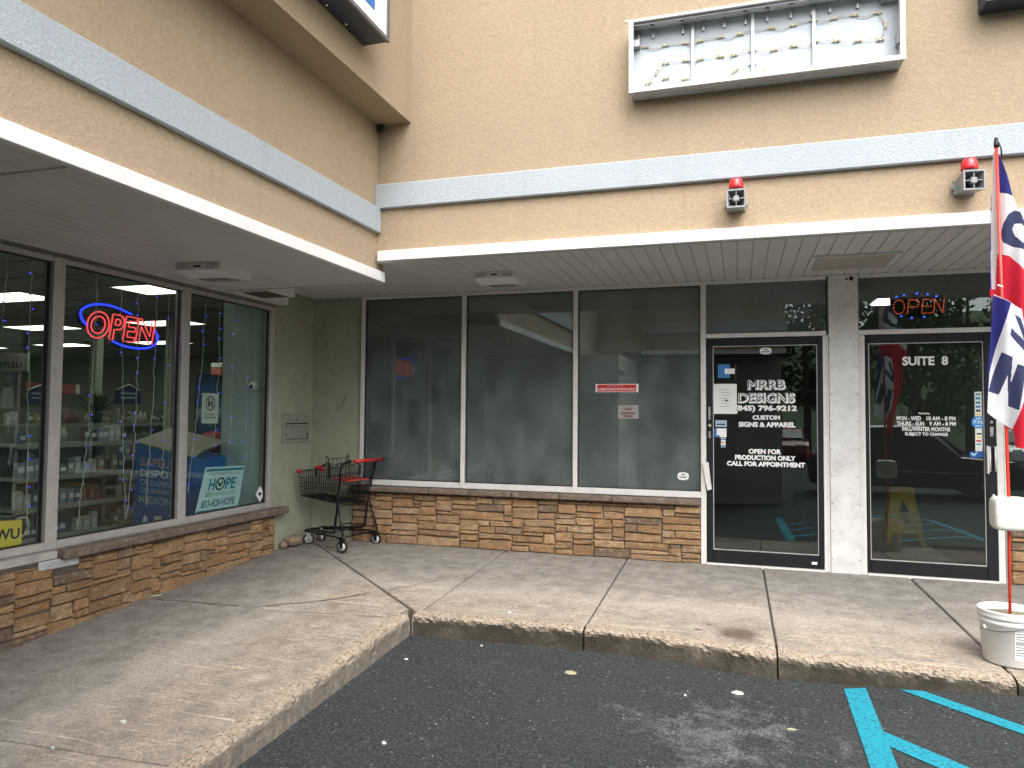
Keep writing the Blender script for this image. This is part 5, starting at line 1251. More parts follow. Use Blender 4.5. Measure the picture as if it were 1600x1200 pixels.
def badge(label, cx, cz, w, h, y):
    r = root('oval_sticker', label, 'sticker', (cx, y, cz-h/2)); mb = MB(); n = 22
    mb.prism([(cx+w/2*math.copysign(abs(math.cos(2*PI*k/n))**0.6, math.cos(2*PI*k/n))*(1-0.16*(abs(math.sin(2*PI*k/n)) > 0.8)), y, cz+h/2*math.copysign(abs(math.sin(2*PI*k/n))**0.7, math.sin(2*PI*k/n))) for k in range(n)], (0, 0.001, 0)); mb.build('sheet', M['vinyl_white'], r)
    for i in range(5): patch(r, 'print', (cx-w*0.33+i*w*0.14, cx-w*0.33+i*w*0.14+w*0.08, cz-h*0.24, cz+h*0.02), 'Y', y-0.0008, M['ink'])
    patch(r, 'print', (cx-w*0.16, cx+w*0.16, cz+h*0.16, cz+h*0.30), 'Y', y-0.0008, M['ink'])
badge('small white badge sticker at the lower right of the third dark window', -0.528, 0.806, 0.105, 0.075, GF)
badge('small white badge sticker at the top of the lettered door', 0.225, 1.993, 0.105, 0.062, 7.161)
DF = 7.1612
r = sheet('card', (-0.205, -0.095, 1.745, 1.872), 'Y', DF, M['blue_ink'], 'blue card with a white slip taped high on the lettered door', 'card'); patch(r, 'slip', (-0.142, -0.052, 1.782, 1.832), 'Y', DF-0.0009, M['vinyl_white']); patch(r, 'holder', (-0.048, -0.040, 1.735, 1.88), 'Y', DF, M['black'])
r = sheet('paper_notice', (-0.250, -0.034, 1.405, 1.688), 'Y', DF-0.001, M['paper'], 'white paper notice taped beside the lettering on the left door', 'notice')
for i in range(7): patch(r, 'print', (-0.19+0.01*(i % 3), -0.095-0.012*(i % 2), 1.630-i*0.026, 1.633-i*0.026), 'Y', DF-0.0018, M['ink'])
mb = MB(); mb.prism([(-0.142, DF-0.0018, 1.545), (-0.112, DF-0.0018, 1.535), (-0.130, DF-0.0018, 1.515)], (0, 0.0005, 0)); mb.build('print', M['ink'], r)
r = sheet('decal', (-0.228, -0.125, 1.282, 1.345), 'Y', DF, pmat('decal_pale_blue', (0.36, 0.46, 0.60), 0.5), 'pale blue decal under the paper notice on the left door', 'decal'); patch(r, 'print', (-0.215, -0.14, 1.30, 1.312), 'Y', DF-0.0008, M['ink'])
r = sheet('decal', (-0.238, -0.128, 1.185, 1.268), 'Y', DF-.0014, M['vinyl_white'], 'white and blue decal beside the door lock on the left door', 'decal'); patch(r, 'print', (-0.238, -0.19, 1.185, 1.205), 'Y', DF-0.0022, M['blue_ink']); patch(r, 'print', (-0.2375, -0.216, 1.206, 1.2675), 'Y', DF-0.0022, M['blue_ink'])
r = sheet('decal', (-0.178, -0.138, 1.092, 1.178), 'Y', DF, M['vinyl_white'], 'narrow payment card decal lowest on the left door', 'decal')
patch(r, 'print', (-0.176, -0.140, 1.158, 1.172), 'Y', DF-0.0008, M['blue_ink']); patch(r, 'print', (-0.173, -0.158, 1.125, 1.143), 'Y', DF-0.0008, M['red']); patch(r, 'print', (-0.1575, -0.143, 1.125, 1.143), 'Y', DF-0.0008, M['yellow']); patch(r, 'print', (-0.176, -0.140, 1.096, 1.112), 'Y', DF-0.0008, M['blue_ink'])
# second door strip and octagon
r = sheet('decal_strip', (1.917, 1.970, 1.10, 1.610), 'Y', DF, M['paper'], 'tall strip of payment decals along the edge of the right door', 'decal')
cols = [M['blue_ink'], M['cyan_ink'], M['red'], M['yellow'], M['ink'], M['blue_ink']]
rn = random.Random(9); z = 1.595
for i in range(14):
    h = rn.uniform(0.010, 0.022)
    if not (1.29 < z < 1.42): patch(r, 'print', (1.923+rn.uniform(0, 0.008), 1.964-rn.uniform(0, 0.008), z-h, z), 'Y', DF-0.0008, cols[(i*5+2) % 6] if i > 2 else cols[1])
    z -= h+0.016
r = root('octagon_sticker', 'blue octagonal P.N. sticker on the strip of the right door', 'sticker', (1.943, DF-0.0012, 1.298)); mb = MB()
mb.prism([(1.943+0.056*math.cos(PI/8+k*PI/4), DF-0.0024, 1.348+0.056*math.sin(PI/8+k*PI/4)) for k in range(8)], (0, 0.001, 0)); mb.build('sheet', pmat('octagon_blue', (0.02, 0.24, 0.60), 0.4), r)
text('P.N.', (1.908, 1.978, 1.335, 1.365), 'Y', DF-0.003, M['vinyl_white'], r, bold=0.02); patch(r, 'print', (1.922, 1.964, 1.376, 1.384), 'Y', DF-0.003, M['vinyl_white']); patch(r, 'print', (1.918, 1.968, 1.314, 1.320), 'Y', DF-0.003, M['vinyl_white'])
r = sheet('decal', (1.872, 1.980, 1.046, 1.096), 'Y', DF-.0014, pmat('decal_blue', (0.015, 0.10, 0.38), 0.5), 'blue decal with a white tick beside the right door handle', 'decal')
mb = MB(); mb.prism([(1.882, DF-.0022, 1.078), (1.890, DF-.0022, 1.086), (1.903, DF-.0022, 1.072), (1.925, DF-.0022, 1.094), (1.930, DF-.0022, 1.088), (1.903, DF-.0022, 1.058)], (0, 0.0005, 0)); mb.build('print', pmat('tick_mint', (0.45, 0.75, 0.70), 0.5), r)

# pharmacy window papers (behind the glass)
GX = -4.669
def quad_sheet(name, pts, m, label, cat, x=GX, par=None):
    r = root(name, label, cat, (x, sum(p[0] for p in pts)/4, min(p[1] for p in pts))) if par is None else par
    mb = MB(); mb.prism([(x, p[0], p[1]) for p in pts], (-0.003, 0, 0)); mb.build('sheet', m, r); return r
HP = [(5.427,0.470),(6.009,0.462),(6.100,0.861),(5.551,0.878)]
pale = pmat('sign_pale_blue', (0.68, 0.86, 0.90), 0.5)
r = quad_sheet('window_sign', HP, pale, 'pale blue HOPE NOT HANDCUFFS sign propped at the pharmacy window sill', 'sign')
def on_quad(o, q, u0, u1, v0, v1):
    """re-seat flat lettering (made on plane X, box 0..1 by 0..1) onto a sign's own quad"""
    lo = off(o.parent)
    for v in o.data.vertices:
        u, w = v.co.y+lo.y, v.co.z+lo.z; u, w = u0+(u1-u0)*u, v0+(v1-v0)*w
        a = [q[0][k]+(q[1][k]-q[0][k])*u for k in (0, 1)]; b = [q[3][k]+(q[2][k]-q[3][k])*u for k in (0, 1)]
        v.co.y, v.co.z = a[0]+(b[0]-a[0])*w-lo.y, a[1]+(b[1]-a[1])*w-lo.z
def qtext(body, bx, m, par, q, bold=0.0, d=GX+0.001): o = text(body, (0, 1, 0, 1), 'X', d, m, par, 'lettering', bold); on_quad(o, q, *bx); return o
def qpatch(par, bx, m, q, d=GX+0.0006):
    mb = MB(); mb.poly([(d, 0, 0), (d, 1, 0), (d, 1, 1), (d, 0, 1)]); o = mb.build('print', m, par); on_quad(o, q, *bx); return o
qpatch(r, (0.03, 0.97, 0.90, 0.955), M['cyan_ink'], HP); qpatch(r, (0.02, 0.98, 0.015, 0.045), M['cyan_ink'], HP)
qtext('ADDICTED? HELP IS HERE, ASK US', (0.12, 0.90, 0.805, 0.865), pmat('print_grey', (0.16, 0.22, 0.25), 0.5), r, HP)
hb = pmat('hope_blue', (0.02, 0.25, 0.45), 0.5)
qtext('H', (0.17, 0.31, 0.47, 0.74), hb, r, HP, 0.03); qtext('PE', (0.575, 0.83, 0.47, 0.74), hb, r, HP, 0.03)
mb = MB(); n = 28
for k in range(n): 
    for rr in (0.135, 0.098): mb.v.append((GX+0.0012, 0.5+rr*math.cos(2*PI*k/n)*0.9, 0.5+rr*math.sin(2*PI*k/n)*1.1))
for k in range(n): mb.face([2*k, 2*((k+1) % n), 2*((k+1) % n)+1, 2*k+1])
mb.face([len(mb.v)+i for i in range(0)] or [0, 2, 4]) if False else None
o = mb.build('ring', M['ink'], r); on_quad(o, HP, -0.06, 0.94, 0.105, 1.105)
mb = MB(); mb.poly([(GX+0.0012, 0.42, 0.56), (GX+0.0012, 0.48, 0.44), (GX+0.0012, 0.52, 0.44), (GX+0.0012, 0.58, 0.56), (GX+0.0012, 0.545, 0.56), (GX+0.0012, 0.50, 0.50), (GX+0.0012, 0.455, 0.56)]); o = mb.build('hands', M['ink'], r); on_quad(o, HP, -0.06, 0.94, 0.105, 1.105)
qtext('not', (0.14, 0.27, 0.335, 0.445), M['ink'], r, HP, 0.0); qtext('HANDCUFFS', (0.29, 0.86, 0.345, 0.43), pmat('print_teal', (0.10, 0.27, 0.33), 0.5), r, HP, -0.005)
qtext('833-428-HOPE', (0.09, 0.88, 0.10, 0.265), pmat('print_navy', (0.02, 0.10, 0.24), 0.5), r, HP, 0.02)
NR = [(5.480,1.280),(5.700,1.278),(5.700,1.558),(5.480,1.558)]
r = quad_sheet('paper_notice', NR, M['paper'], 'white NO PUBLIC RESTROOMS paper with a red ring in the pharmacy window', 'notice')
mb = MB()
for k in range(n):
    for rr in (0.30, 0.245): mb.v.append((GX+0.001, 0.5+rr*math.cos(2*PI*k/n), 0.66+rr*0.80*math.sin(2*PI*k/n)))
for k in range(n): mb.face([2*k, 2*((k+1) % n), 2*((k+1) % n)+1, 2*k+1])
mb.poly([(GX+0.001, 0.29, 0.82), (GX+0.001, 0.325, 0.85), (GX+0.001, 0.71, 0.50), (GX+0.001, 0.675, 0.47)])
o = mb.build('ring', pmat('ring_red', (0.25, 0.06, 0.06), 0.5), r); on_quad(o, NR, 0, 1, 0, 1)
mb = MB()
for c_ in (0.41, 0.59):
    for a, b in (((c_-0.06, 0.55), (c_+0.06, 0.74)),): mb.poly([(GX+0.0006, a[0], a[1]), (GX+0.0006, b[0], a[1]), (GX+0.0006, b[0]-0.02, b[1]), (GX+0.0006, a[0]+0.02, b[1])])
    mb.poly([(GX+0.0006, c_+0.035*math.cos(2*PI*k/10), 0.775+0.028*math.sin(2*PI*k/10)) for k in range(10)])
o = mb.build('figures', M['ink'], r); on_quad(o, NR, 0, 1, 0, 1)
qtext('NO PUBLIC', (0.17, 0.78, 0.265, 0.32), M['ink'], r, NR, 0.02); qtext('RESTROOMS', (0.14, 0.82, 0.165, 0.22), M['ink'], r, NR, 0.02)
WQ = [(3.470,0.470),(3.772,0.470),(3.772,0.640),(3.460,0.664)]
r = quad_sheet('window_sign', WQ, M['yellow'], 'yellow WU sign low in the leftmost pharmacy window', 'sign')
qtext('WU', (0.37, 0.95, 0.28, 0.70), M['ink'], r, WQ, 0.03)
DM = [(6.262,0.560),(6.330,0.476),(6.398,0.552),(6.332,0.640)]
r = quad_sheet('diamond_sticker', DM, M['vinyl_white'], 'white diamond hazard sticker at the lower corner of the pharmacy window', 'sticker', x=-4.655)
mb = MB(); mb.box((-4.6548, 6.305, 0.545), (-4.6535, 6.35, 0.575)); mb.build('print', M['ink'], r)
# ------------------------------------------------------------------ behind the pharmacy glass
NX = -4.725
neon = root('neon_sign', 'lit OPEN neon sign with red letters and a blue oval in the pharmacy window', 'sign', (NX, 4.62, 1.90))
red_e = emat('neon_red', (1.0, 0.075, 0.085), 0.55); blue_e = emat('neon_blue', (0.02, 0.045, 1.0), 0.9)
loops = outline_text('OPEN', 1.0, 0.18, 0.01)
xs = [p[0] for l in loops for p in l]; zs_ = [p[1] for l in loops for p in l]
mb = MB()
for l in loops:
    P = [(NX, 4.287+(p[0]-min(xs))/(max(xs)-min(xs))*0.672, 1.945+(p[1]-min(zs_))/(max(zs_)-min(zs_))*0.207) for p in l]
    mb.tube(P, 0.0062, 6, closed=True)
mb.build('letters', red_e, neon)
def smooth(pts, n=6):
    out = []
    for i in range(len(pts)-1):
        p0, p1, p2, p3 = pts[max(i-1, 0)], pts[i], pts[i+1], pts[min(i+2, len(pts)-1)]
        for k in range(n):
            t = k/n; out.append(tuple(0.5*((2*p1[a])+(-p0[a]+p2[a])*t+(2*p0[a]-5*p1[a]+4*p2[a]-p3[a])*t*t+(-p0[a]+3*p1[a]-3*p2[a]+p3[a])*t**3) for a in range(len(p1))))
    return out+[pts[-1]]
UP = [(4.294,2.032),(4.253,2.064),(4.230,2.116),(4.257,2.160),(4.336,2.197),(4.435,2.213),(4.555,2.207),(4.709,2.174)]
LO = [(4.531,1.935),(4.637,1.910),(4.766,1.901),(4.880,1.913),(4.961,1.947),(4.995,2.004),(4.977,2.048),(4.952,2.069)]
mb = MB()
for q in (UP, LO): mb.tube([(NX-0.004, p[0], p[1]) for p in smooth(q)], 0.0085, 8)
mb.build('oval', blue_e, neon)
mb = MB()
for q in (UP, LO): mb.tube([(NX-0.030, p[0]-0.008, p[1]-0.006) for p in smooth(q)], 0.016, 6)
mb.box((NX-0.035, 4.27, 2.00), (NX-0.025, 4.97, 2.015)); mb.box((NX-0.035, 4.28, 2.09), (NX-0.025, 4.98, 2.105)); mb.build('backing', M['black'], neon)
mb = MB(); mb.tube([(NX-0.02, 4.28, 2.17), (NX-0.03, 4.20, 2.44)], 0.003, 5); mb.tube([(NX-0.02, 4.86, 2.13), (NX-0.03, 4.94, 2.44)], 0.003, 5); mb.build('hanger', M['black'], neon)
# strings of blue lights
STR = [[(3.639,2.425),(3.622,2.117),(3.617,1.901)],[(3.817,2.425),(3.815,2.012),(3.834,1.167),(3.849,0.636)],[(4.360,2.425),(4.345,1.785),(4.317,1.152),(4.252,0.512)],[(4.578,2.425),(4.622,1.806),(4.653,1.141),(4.703,0.513)],[(4.759,2.425),(4.779,1.608),(4.761,1.033),(4.715,0.522)],[(4.966,2.425),(4.956,1.615),(4.925,0.972),(4.911,0.602)],[(5.10,2.425),(5.09,1.623),(5.08,0.849)],[(5.559,2.425),(5.505,1.639),(5.442,1.115),(5.387,0.660)],[(5.742,2.425),(5.744,1.649),(5.713,1.046)],[(5.953,2.425),(5.944,1.658),(5.934,0.914)],[(6.138,2.423),(6.159,1.028),(6.105,0.904)]]
wire_m = pmat('string_wire', (0.62, 0.62, 0.55), 0.5); bulb_m = emat('bulb_blue', (0.07, 0.035, 1.0), 1.1); cap_m = pmat('bulb_clear', (0.55, 0.58, 0.58), 0.3)
where = ['leftmost strand of blue string lights in the pharmacy window', 'strand of blue string lights just left of the first window post', 'strand of blue string lights under the left end of the neon sign', 'strand of blue string lights below the letter P of the neon sign', 'strand of blue string lights below the letter E of the neon sign',
         'strand of blue string lights below the letter N of the neon sign', 'strand of blue string lights against the second window post', 'strand of blue string lights left of the no restrooms notice', 'strand of blue string lights passing behind the no restrooms notice', 'strand of blue string lights right of the no restrooms notice', 'strand of blue string lights nearest the pale partition end']
mb = MB(); mb.lathe([(0.0, -0.005), (0.0038, -0.003), (0.0045, 0.0), (0.0038, 0.003), (0.0, 0.005)], (0, 0, 0), 8); me_b = mb.build('tmp', bulb_m, None); MEB = me_b.data; bpy.data.objects.remove(me_b)
mb = MB(); mb.tube([(0, 0, 0), (0.0, 0.022, -0.004)], 0.003, 5); me_b = mb.build('tmp', cap_m, None); MEC = me_b.data; bpy.data.objects.remove(me_b)
rn = random.Random(12)
for s_, lab in zip(STR, where):
    r = root('string_light', lab, 'string lights', (NX, s_[0][0], s_[-1][1]), group='blue string lights hanging in the pharmacy windows')
    P = smooth(s_, 16); P = [(NX+0.006+rn.gauss(0, 0.003), p[0]+rn.gauss(0, 0.005), p[1]) for p in P]
    mb = MB(); mb.tube(P, 0.0030, 5); mb.build('wire', wire_m, r)
    z = s_[0][1]-rn.uniform(0.02, 0.14)
    while z > s_[-1][1]:
        q = min(P, key=lambda p: abs(p[2]-z)); lit = rn.random() < 0.58
        o = link('bulb' if lit else 'bulb_socket', MEB if lit else MEC, r, Vector((q[0]+0.004, q[1]+rn.choice((-1, 1))*(0.014 if lit else 0.002), q[2]))-r.location)
        o.rotation_euler = (rn.choice((0, PI)), 0, 0); z -= rn.uniform(0.10, 0.19)
# tangled end of the second strand
mb = MB(); mb.tube([(NX+0.01*math.sin(k*1.7), 3.80+0.055*math.cos(k*0.9)+0.004*k/3, 0.585+0.07*math.sin(k*0.9)) for k in range(26)], 0.002, 5); tag(mb.build('wire_tangle', wire_m), 'loose tangle of pale wire beside the yellow sign in the leftmost pharmacy window', 'wire')
# white camera on the partition
r = root('security_camera', 'small white dome camera on the pale partition beside the pharmacy window', 'camera', (-4.83, 6.458, 1.60))
mb = MB(); mb.lathe([(0.055, 0.0), (0.055, -0.02), (0.048, -0.03), (0.045, -0.055), (0.03, -0.078), (0.0, -0.082)], (-4.83, 6.458, 1.655), 20, axis='Y'); mb.build('housing', M['white'], r)
mb = MB(); mb.lathe([(0.022, -0.080), (0.018, -0.084), (0.0, -0.086)], (-4.826, 6.457, 1.652), 14, axis='Y'); mb.build('lens', M['black'], r)
# medicine disposal box
kb = pmat('kiosk_blue', (0.015, 0.14, 0.46), 0.5, 0, 0.04)
k = root('disposal_box', 'blue medicine disposal box with printed lettering behind the pharmacy glass', 'collection box', (-5.4, 6.1, -0.06))
mb = MB(); mb.prism([(-5.82, 5.90, -0.06), (-5.10, 5.90, -0.06), (-5.10, 5.90, 0.93), (-5.82, 5.90, 1.07)], (0, 0.46, 0)); mb.build('body', kb, k)
mb = MB(); mb.prism([(-5.83, 5.89, 1.072), (-5.09, 5.89, 0.932), (-5.09, 6.02, 1.0), (-5.09, 6.37, 1.07), (-5.83, 6.37, 1.20)], (0, 0, 0.012)); mb.build('top', pmat('kiosk_top', (0.27, 0.245, 0.185), 0.6), k)
or_m = pmat('kiosk_orange', (0.60, 0.34, 0.20), 0.6); lb = pmat('kiosk_pale', (0.42, 0.58, 0.68), 0.6)
def skew(o):
    for v in o.data.vertices: v.co.z += -0.06*((v.co.x+off(o.parent).x)+5.75)
for b, bx, m_ in (('SAFELY', (-5.755, -5.325, 0.84, 0.925), or_m), ('DISPOSE', (-5.755, -5.28, 0.735, 0.812), M['vinyl_white']), ('OF EXPIRED', (-5.755, -5.30, 0.65, 0.712), lb), ('OR UNWANTED', (-5.755, -5.275, 0.575, 0.628), lb), ('MEDICINE', (-5.765, -5.31, 0.475, 0.548), lb)):
    skew(text(b, bx, 'Y', 5.8985, m_, k, bold=0.012))
for i, x in enumerate((-5.68, -5.52, -5.38)):
    mb = MB()
    if i == 0: mb.lathe([(0.04, 0.0), (0.045, 0.09), (0.03, 0.13), (0.03, 0.15)], (x, 5.93, 0.22), 10)
    elif i == 1: mb.box((x-0.045, 5.895, 0.30), (x+0.045, 5.899, 0.35)); mb.box((x-0.03, 5.895, 0.22), (x+0.03, 5.899, 0.295))
    else: mb.box((x-0.015, 5.895, 0.20), (x+0.015, 5.899, 0.33)); mb.box((x-0.006, 5.895, 0.331), (x+0.006, 5.899, 0.37))
    mb.build('picture', M['paper'], k)
# shelving
shelf_m = pmat('shelf_steel', (0.36, 0.36, 0.31), 0.55, 0, 0.05); back_m = pmat('shelf_back', (0.16, 0.165, 0.145), 0.6)
PC = [(0.55, 0.55, 0.53), (0.10, 0.16, 0.26), (0.26, 0.08, 0.07), (0.38, 0.31, 0.14), (0.11, 0.20, 0.15), (0.50, 0.48, 0.42), (0.28, 0.36, 0.42), (0.13, 0.09, 0.075)]
PM = [pmat('pack_%d' % i, c, 0.5) for i, c in enumerate(PC)]
pk = []
for i, m_ in enumerate(PM):
    mb = MB()
    if i % 3 == 2: mb.lathe([(0.035, 0.0), (0.036, 0.12), (0.016, 0.15), (0.016, 0.18), (0.0, 0.18)], (0, 0, 0), 10)
    else: mb.box((-0.035, -0.03, 0), (0.035, 0.03, 0.16), bev=0.003); mb.box((-0.028, -0.0305, 0.06), (0.028, 0.0305, 0.11), 1)
    o = mb.build('tmp', [m_, M['paper']], None); pk.append(o.data); bpy.data.objects.remove(o)
NP = [0]; PCN = ['white', 'blue', 'red', 'ochre', 'green', 'cream', 'pale blue', 'brown']
def gondola(x, y0, y1, levels, label, H, short):
    g_ = root('shelf_unit', label, 'shelf', (x, (y0+y1)/2, -0.06), group='pharmacy shelf units')
    P_('back_panel', back_m, g_, ((x-0.02, y0, -0.06), (x+0.02, y1, H)))
    P_('base', shelf_m, g_, ((x+0.021, y0, -0.06), (x+0.42, y1, levels[0]-0.03)))
    for z in levels: P_('shelf_board', shelf_m, g_, ((x+0.021, y0, z-0.025), (x+0.40, y1, z)), ((x+0.40, y0, z-0.04), (x+0.412, y1, z+0.012)))
    yy = y0
    while yy < y1+0.01: P_('upright', shelf_m, g_, ((x-0.03, yy-0.025, -0.06), (x+0.035, yy+0.025, H+0.02))); yy += (y1-y0)/max(1, round((y1-y0)/1.25))
    rn = random.Random(int(x*10)+int(y0*10)+99)
    for z in levels:
        yy = y0+0.06
        while yy < y1-0.06 and NP[0] < 285:
            w = rn.choice((0.08, 0.09, 0.10)); k_ = rn.randrange(8); nrun = rn.choice((1, 2, 3))
            for q in range(nrun):
                if yy > y1-0.05: break
                s_ = rn.uniform(0.75, 1.15)
                o = bpy.data.objects.new('product_pack', pk[k_]); COL.objects.link(o); NP[0] += 1
                o.location = (x+0.36-rn.uniform(0, 0.03), yy, z+0.001); o.scale = (1, 1, s_); o.rotation_euler = (0, 0, PI/2+rn.uniform(-.1, .1))
                tag(o, '%s %s on the %s shelf of the %s' % (PCN[k_], 'bottle' if k_ % 3 == 2 else 'carton', ('lowest', 'second', 'third', 'fourth')[levels.index(z)], short), 'product', 'goods on the pharmacy shelves'); yy += w
            if rn.random() < 0.3: yy += rn.uniform(0.05, 0.25)
gondola(-7.05, 5.30, 6.66, (0.12, 0.42, 0.72, 1.05), 'shelf unit of goods nearest the neon sign inside the pharmacy', 1.22, 'nearest shelf unit')
gondola(-7.3, 6.75, 8.0, (0.12, 0.5, 0.85), 'half empty shelf unit beside the blue disposal box', 1.1, 'half empty unit')
gondola(-9.4, 7.0, 10.2, (0.5, 0.9, 1.2), 'long shelf unit further back in the pharmacy', 1.42, 'long back unit')
gondola(-9.0, 4.9, 6.6, (0.9, 1.25), 'tall shelf unit at the left edge of the pharmacy windows', 1.55, 'tall left unit')
# hanging signs, board, cooler, plant
navy = pmat('hang_sign_navy', (0.02, 0.035, 0.12), 0.5)
def house_sign(x, y, z, w, label):
    r = root('hanging_sign', label, 'sign', (x, y, z)); mb = MB()
    mb.prism([(x, y-w/2, z), (x, y+w/2, z), (x, y+w/2*0.9, z+w*0.42), (x, y, z+w*0.58), (x, y-w/2*0.9, z+w*0.42)], (-0.02, 0, 0)); mb.build('panel', navy, r)
    mb = MB(); mb.tube([(x+.002, y-w/2*0.93, z+w*0.42), (x+.002, y, z+w*0.59), (x+.002, y+w/2*0.93, z+w*0.42)], 0.008, 5); mb.build('edge', M['paper'], r)
    for i in range(2): patch(r, 'print', (y-w*0.3, y+w*0.25, z+w*(0.3-0.13*i), z+w*(0.3-0.13*i)+0.02), 'X', x+0.001, lb)
house_sign(-8.3, 6.9, 1.46, 0.42, 'dark blue house shaped sign left of the neon sign inside the pharmacy')
house_sign(-8.9, 8.85, 1.50, 0.50, 'dark blue house shaped sign right of centre inside the pharmacy')
r = root('counter_board', 'pale board lettered Consu over the pharmacy counter at the far left', 'sign', (-11.4, 9.0, 2.05))
P_('panel', pmat('board_pale', (0.36, 0.36, 0.33), 0.7), r, ((-12.8, 9.0, 2.03), (-11.15, 9.04, 2.33))); text('Consu', (-12.05, -11.28, 2.09, 2.25), 'Y', 8.998, M['ink'], r)
P_('counter_front', M['int_wall'], root('counter', 'long pale service counter under the lettered board', 'counter', (-11.5, 9.2, -0.06)), ((-13.5, 9.1, -0.06), (-10.4, 9.7, 1.05)))
r = root('drink_cooler', 'dark blue cooler cabinet with a picture front behind the restrooms notice', 'cooler', (-5.95, 7.6, -0.06))
P_('cabinet', pmat('cooler_navy', (0.012, 0.018, 0.04), 0.4), r, ((-6.35, 7.30, -0.06), (-5.55, 8.0, 1.86)), bev=0.02)
t = NT('cooler_picture'); Pz = t.pos(); sx = t.n('ShaderNodeSeparateXYZ'); t.l(Pz, sx.inputs[0])
hgt = t.math('ADD', t.math('MULTIPLY', t.math('SUBTRACT', sx.outputs[2], 1.0), 1.15), t.math('MULTIPLY', t.math('SUBTRACT', t.noise(Pz, 4, 5), 0.5), 0.5))
t.principled(t.ramp(hgt, [(0.0, (0.015, 0.03, 0.09)), (0.30, (0.03, 0.09, 0.22)), (0.45, (0.30, 0.36, 0.42)), (0.55, (0.04, 0.12, 0.28)), (0.9, (0.012, 0.03, 0.09))]), 0.3)
P_('picture_panel', t.mat, r, ((-6.30, 7.288, 0.95), (-5.60, 7.2995, 1.82)))
r = root('red_basket', 'red round basket standing on the ledge before the cooler', 'basket', (-5.75, 6.95, 0.92)); mb = MB(); mb.lathe([(0.0, 0.0), (0.13, 0.0), (0.17, 0.08), (0.16, 0.17), (0.10, 0.23), (0.0, 0.25)], (-5.75, 6.95, 0.92), 20); mb.build('bowl', pmat('basket_red', (0.30, 0.02, 0.03), 0.5), r)
P_('ledge', M['black'], root('low_table', 'black low table holding the red basket', 'table', (-5.8, 6.95, -0.06)), ((-6.2, 6.75, -0.06), (-5.5, 7.2, 0.92)))
r = root('wall_strobe', 'white and red wall lamp unit above the blue cooler', 'lamp', (-5.95, 7.25, 1.80)); P_('cap', M['paper'], r, ((-6.03, 7.2, 1.91), (-5.87, 7.3, 1.97)), bev=0.01); P_('lens', pmat('strobe_pink', (0.60, 0.16, 0.14), 0.4), r, ((-6.025, 7.205, 1.82), (-5.875, 7.295, 1.909)), bev=0.01)
r = root('banner', 'short red and grey banner among the pharmacy shelves', 'sign', (-9.2, 7.6, 1.6)); P_('panel', pmat('banner_red', (0.34, 0.07, 0.06), 0.6), r, ((-9.0, 7.25, 1.62), (-8.98, 8.0, 1.76))); P_('end', M['paper'], r, ((-9.0, 8.0, 1.62), (-8.98, 8.06, 1.76)))
r = root('potted_plant', 'leafy dark green plant standing behind the pharmacy shelves', 'plant', (-8.5, 7.9, 1.23)); mb = MB(); mb.lathe([(0.0, 0.0), (0.08, 0.0), (0.10, 0.14), (0.0, 0.14)], (-8.5, 7.9, 1.23), 14); mb.build('pot', M['black'], r)
mb = MB(); rn = random.Random(4)
for i in range(60):
    a = rn.uniform(0, 6.28); l = rn.uniform(0.12, 0.30); h = rn.uniform(0.05, 0.30); p0 = Vector((-8.5, 7.9, 1.37)); p1 = p0+Vector((math.cos(a)*l, math.sin(a)*l, h)); s_ = Vector((-math.sin(a), math.cos(a), 0))*0.03
    mb.poly([p0, p0+(p1-p0)*0.6+s_, p1, p0+(p1-p0)*0.6-s_])
mb.build('leaves', LM[0], r, fix=False)
for i, (x, y) in enumerate(((-9.6, 8.9), (-7.6, 8.3))):
    P_('shaft', pmat('column_paint', (0.36, 0.37, 0.31), 0.7), root('column', ('round pale column left of the neon sign inside the pharmacy', 'slim pale column behind the blue disposal box')[i], 'column', (x, y, -0.06)), ((x-0.07, y-0.07, -0.06), (x+0.07, y+0.07, 2.748)), bev=0.01)

# ------------------------------------------------------------------ behind the suite glass
OY = 7.30
led = root('led_sign', 'lit OPEN sign of small red dots ringed by blue dots over the right door', 'sign', (1.5, OY, 2.28))
rd = emat('dot_red', (1.0, 0.10, 0.05), 1.6); bd = emat('dot_blue', (0.04, 0.10, 1.0), 2.5)
P_('board', pmat('led_board', (0.02, 0.02, 0.025), 0.4), led, ((1.30, OY+0.012, 2.28), (1.73, OY+0.018, 2.47)))
mb = MB(); mb.lathe([(0.0, -0.004), (0.0036, -0.003), (0.0042, 0.0)], (0, 0, 0), 6, axis='Y'); o = mb.build('tmp', rd, None); MER = o.data; bpy.data.objects.remove(o)
mb = MB(); mb.lathe([(0.0, -0.008), (0.008, -0.004), (0.009, 0.0)], (0, 0, 0), 8, axis='Y'); o = mb.build('tmp', bd, None); MEBL = o.data; bpy.data.objects.remove(o)
def dots(pts, st=0.0175):
    out = []
    for p, q in zip(pts, pts[1:]):
        L = math.hypot(q[0]-p[0], q[1]-p[1]); n = max(1, round(L/st)); out += [(p[0]+(q[0]-p[0])*i/n, p[1]+(q[1]-p[1])*i/n) for i in range(n)]
    return out+[pts[-1]]
lz0, lz1 = 2.318, 2.440; mid = (lz0+lz1)/2
def L(x0, pts): return [(x0+p[0]*0.085+(lz0+(lz1-lz0)*p[1]-lz0)*0.12, lz0+(lz1-lz0)*p[1]) for p in pts]
D = dots([(1.372+0.045*math.cos(a*PI/8)+0.0, mid+0.063*math.sin(a*PI/8)) for a in range(17)])
